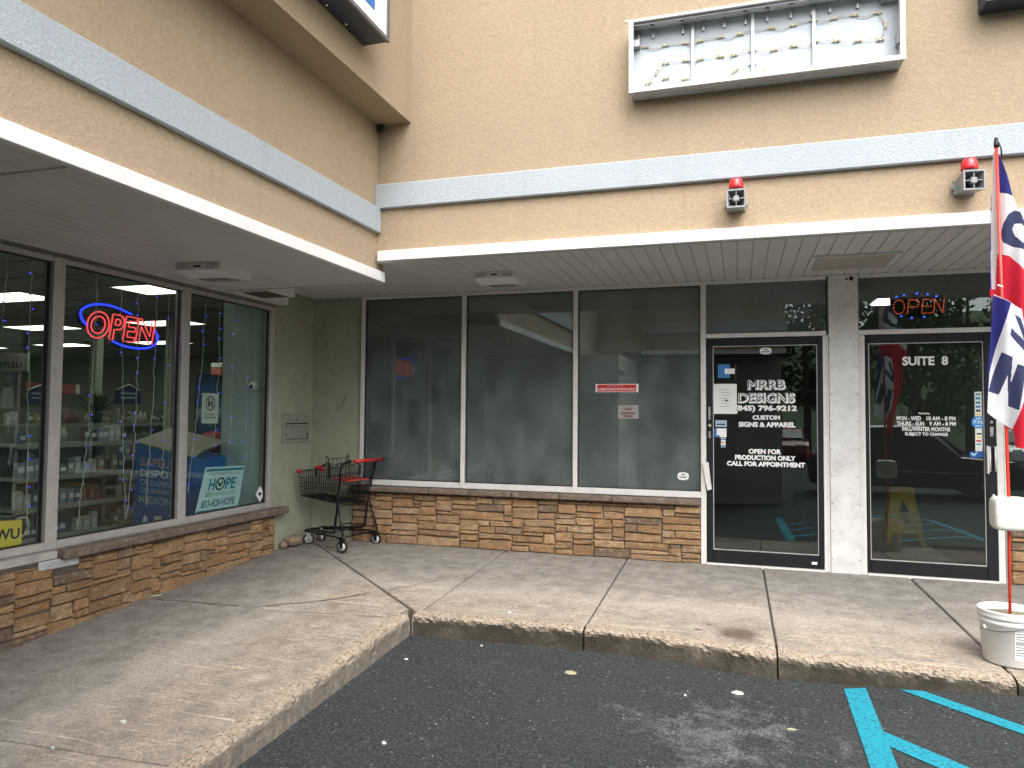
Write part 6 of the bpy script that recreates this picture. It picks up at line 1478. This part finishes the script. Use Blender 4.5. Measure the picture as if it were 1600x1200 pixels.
D += dots(L(1.440, [(0, 0), (0, 1), (0.75, 1), (1, 0.8), (0.9, 0.5), (0, 0.45)])); D += dots(L(1.555, [(0.9, 1), (0, 1), (0, 0), (0.9, 0)])); D += dots(L(1.555, [(0.1, 0.5), (0.8, 0.5)])); D += dots(L(1.650, [(0, 0), (0, 1), (0.85, 0), (0.85, 1)]))
for p in D: link('red_dot', MER, led, Vector((p[0], OY+0.011, p[1]))-led.location)
for p in [(1.355, 2.468), (1.415, 2.482), (1.52, 2.492), (1.605, 2.482), (1.675, 2.46), (1.39, 2.290), (1.475, 2.272), (1.575, 2.280)]: link('blue_dot', MEBL, led, Vector((p[0], OY+0.011, p[1]))-led.location)
mb = MB(); mb.tube([(1.33, OY+.01, 2.47), (1.25, OY+.01, 2.63)], 0.002, 5); mb.tube([(1.70, OY+.01, 2.47), (1.80, OY+.01, 2.63)], 0.002, 5); mb.tube([(1.52, OY+.02, 2.28), (1.53, OY+.02, 2.17)], 0.004, 5); mb.build('hanger', M['black'], led)
r = root('ceiling_light', 'lit white ceiling light seen through the glass above the right door', 'ceiling light', (1.66, 9.1, 2.72)); P_('diffuser', emat('shop_lamp', (1.0, 0.98, 0.92), 4.0), r, ((1.46, 8.9, 2.690), (1.88, 9.35, 2.700))); P_('frame', M['trim'], r, ((1.43, 8.87, 2.7005), (1.91, 9.38, 2.728)))
for (x, y, lab) in ((4.2, 9.1, 'added unseen lamp brightening the end shop deep right'), (4.2, 11.6, 'added unseen lamp brightening the far back right of the end shop')):  # extra unseen lamps, added to brighten the shop interior
    o = copy_tree(r); o.location = (x, y, 2.72); o['label'] = lab
wf = root('wet_floor_sign', 'yellow folding wet floor sign standing inside the right door', 'wet floor sign', (1.7, 9.0, 0.005)); ym = pmat('wet_yellow', (0.78, 0.50, 0.02), 0.45)
for s_, nm in ((-1, 'front_leaf'), (1, 'rear_leaf')):
    mb = MB(); mb.prism([(1.50, 9.0+s_*0.20, 0.006), (1.53, 9.0+s_*0.20, 0.006), (1.575, 9.0+s_*0.14, 0.13), (1.80, 9.0+s_*0.14, 0.13), (1.845, 9.0+s_*0.20, 0.006), (1.88, 9.0+s_*0.20, 0.006), (1.80, 9.0+s_*0.012, 0.62), (1.58, 9.0+s_*0.012, 0.62)], (0, 0.008*s_, 0)); mb.build(nm, ym, wf)
fl_ = [o for o in wf.children if o.name.startswith('front_leaf')][0]
for b, bx, m_ in (('CAUTION', (1.595, 1.785, 0.545, 0.585), M['red']), ('WET', (1.65, 1.73, 0.30, 0.335), M['ink']), ('FLOOR', (1.635, 1.745, 0.25, 0.285), M['ink'])):
    o = text(b, bx, 'Y', 8.97, m_, fl_, 'lettering')
    for v in o.data.vertices: w = v.co.z+off(fl_).z; v.co.y = 9.0-0.012-0.188*(0.62-w)/0.614-0.010-off(fl_).y
mb = MB(); y_ = lambda z: 9.0-0.012-0.188*(0.62-z)/0.614-0.010
mb.poly([(1.64, y_(0.36), 0.36), (1.74, y_(0.36), 0.36), (1.69, y_(0.48), 0.48)]); mb.build('symbol', M['ink'], fl_)
mt = P_('floor_mat', pmat('mat_red', (0.11, 0.03, 0.025), 0.95, 0, 0.2, 30), None, ((1.95, 7.9, 0.0055), (3.1, 8.9, 0.018))); tag(mt, 'dark red floor mat inside the right door', 'mat')
r = root('paper_roll', 'white paper roll standing on the ledge inside the first dark window', 'paper roll', (-3.14, 7.45, 0.60)); mb = MB(); mb.lathe([(0.02, 0.0), (0.056, 0.0), (0.056, 0.235), (0.02, 0.235), (0.02, 0.0)], (-3.14, 7.45, 0.60), 20, cap=False); mb.build('roll', M['white'], r)
P_('board', M['int_wall'], root('inner_ledge', 'low ledge inside the dark suite windows', 'ledge', (-2.2, 7.5, 0)), ((-4.38, 7.325, 0.0), (-0.4, 7.65, 0.60)))
ch = root('chair', 'dark chair silhouette inside the first dark window', 'chair', (-3.95, 8.05, 0.0))
P_('seat', M['black'], ch, ((-4.2, 7.85, 0.42), (-3.75, 8.3, 0.49)), bev=0.01); P_('backrest', M['black'], ch, ((-4.2, 8.26, 0.52), (-3.75, 8.31, 0.98)), bev=0.01)
for x in (-4.18, -3.79):
    for y in (7.87, 8.26): P_('leg', M['black'], ch, ((x, y, 0), (x+0.03, y+0.03, 0.419)))
pb = P_('plank', pmat('plank_pine', (0.50, 0.36, 0.13), 0.7), None, ((-3.75, 8.35, 0.68), (-3.30, 8.55, 0.80))); tag(pb, 'pale pine box on a stand inside the first dark window', 'box')
P_('top', M['int_wall'], root('work_table', 'dim work table inside the first dark window', 'table', (-3.4, 8.45, 0)), ((-3.85, 8.2, 0.62), (-2.9, 8.8, 0.679)), ((-3.83, 8.22, 0), (-3.78, 8.27, 0.619)), ((-2.97, 8.22, 0), (-2.92, 8.27, 0.619)))

# ------------------------------------------------------------------ litter
def scrap(x, y, s, m, label, cat, seed, onwalk):
    rn = random.Random(seed); mb = MB(); n = 7; z = zs(y) if onwalk else za(x, y)
    P = [(x+s*math.cos(2*PI*k/n)*rn.uniform(0.6, 1.2), y+s*0.6*math.sin(2*PI*k/n)*rn.uniform(0.6, 1.2)) for k in range(n)]
    b = len(mb.v)
    for p in P: mb.v.append((p[0], p[1], z-0.002))
    for p in P: mb.v.append((x+(p[0]-x)*0.85, y+(p[1]-y)*0.85, z+rn.uniform(0.003, 0.008)))
    mb.v.append((x, y, z+0.010))
    for k in range(n): j = (k+1) % n; mb.face([b+k, b+j, b+n+j, b+n+k]); mb.face([b+n+k, b+n+j, b+2*n])
    tag(mb.build('scrap', m), label, cat)
M['scrap'] = pmat('scrap_pale', (0.50, 0.49, 0.44), 0.9, 0, 0.2, 60)
lf = pmat('dry_leaf', (0.36, 0.33, 0.20), 0.9, 0, 0.2, 30)
for i, (x, y, s, lab) in enumerate([(-2.15, 4.535, 0.028, 'bright white scrap on the asphalt nearest the kerb corner'), (-0.023, 4.619, 0.055, 'large white scrap on the asphalt left of the blue paint lines'), (-1.753, 4.916, 0.020, 'small white scrap on the asphalt tight against the suite kerb'),
                                   (-1.761, 3.462, 0.035, 'flattened pale scrap on the open asphalt nearest the camera'), (-0.322, 4.492, 0.018, 'tiny white scrap on the asphalt left of the large one')]):
    scrap(x, y, s*(0.8 if i == 1 else 0.6), M['scrap'], lab, 'litter', 40+i, False)
scrap(-1.037, 4.628, 0.045, lf, 'dry yellowish leaf lying on the asphalt', 'leaf', 51, False)
scrap(0.251, 4.213, 0.025, lf, 'small dry leaf on the asphalt left of the blue lines', 'leaf', 52, False)
for i, (x, y, s, lab) in enumerate([(-2.985, 2.996, 0.035, 'white smear of debris on the pharmacy walk nearest the kerb edge'), (-3.09, 2.69, 0.018, 'small pale chip on the pharmacy walk by the nearest joint'), (-1.649, 5.226, 0.024, 'pale chip on the walk just behind the suite kerb'),
                                   (-4.324, 4.283, 0.022, 'grey pebble on the walk close to the stone base'), (-4.44, 4.70, 0.03, 'little heap of grit at the walk joint beside the stone base')]):
    scrap(x, y, s*0.7, M['scrap'] if i < 3 else M['mortar'], lab, 'debris', 60+i, True)
mb = MB(); mb.tube([(-4.566, 4.758, zs(4.758)+0.004), (-4.481, 4.857, zs(4.857)+0.004)], 0.003, 5); tag(mb.build('straw', M['paper']), 'thin white straw lying by the foot of the stone base', 'straw')
for i, (x, y, s) in enumerate([(-0.289, 5.232, 0.03), (-0.22, 5.36, 0.022)]):
    scrap(x, y, s, M['sill'], ('dark crumb of dirt left of the brown stain on the walk', 'second dark crumb of dirt behind the brown stain')[i], 'debris', 70+i, True)
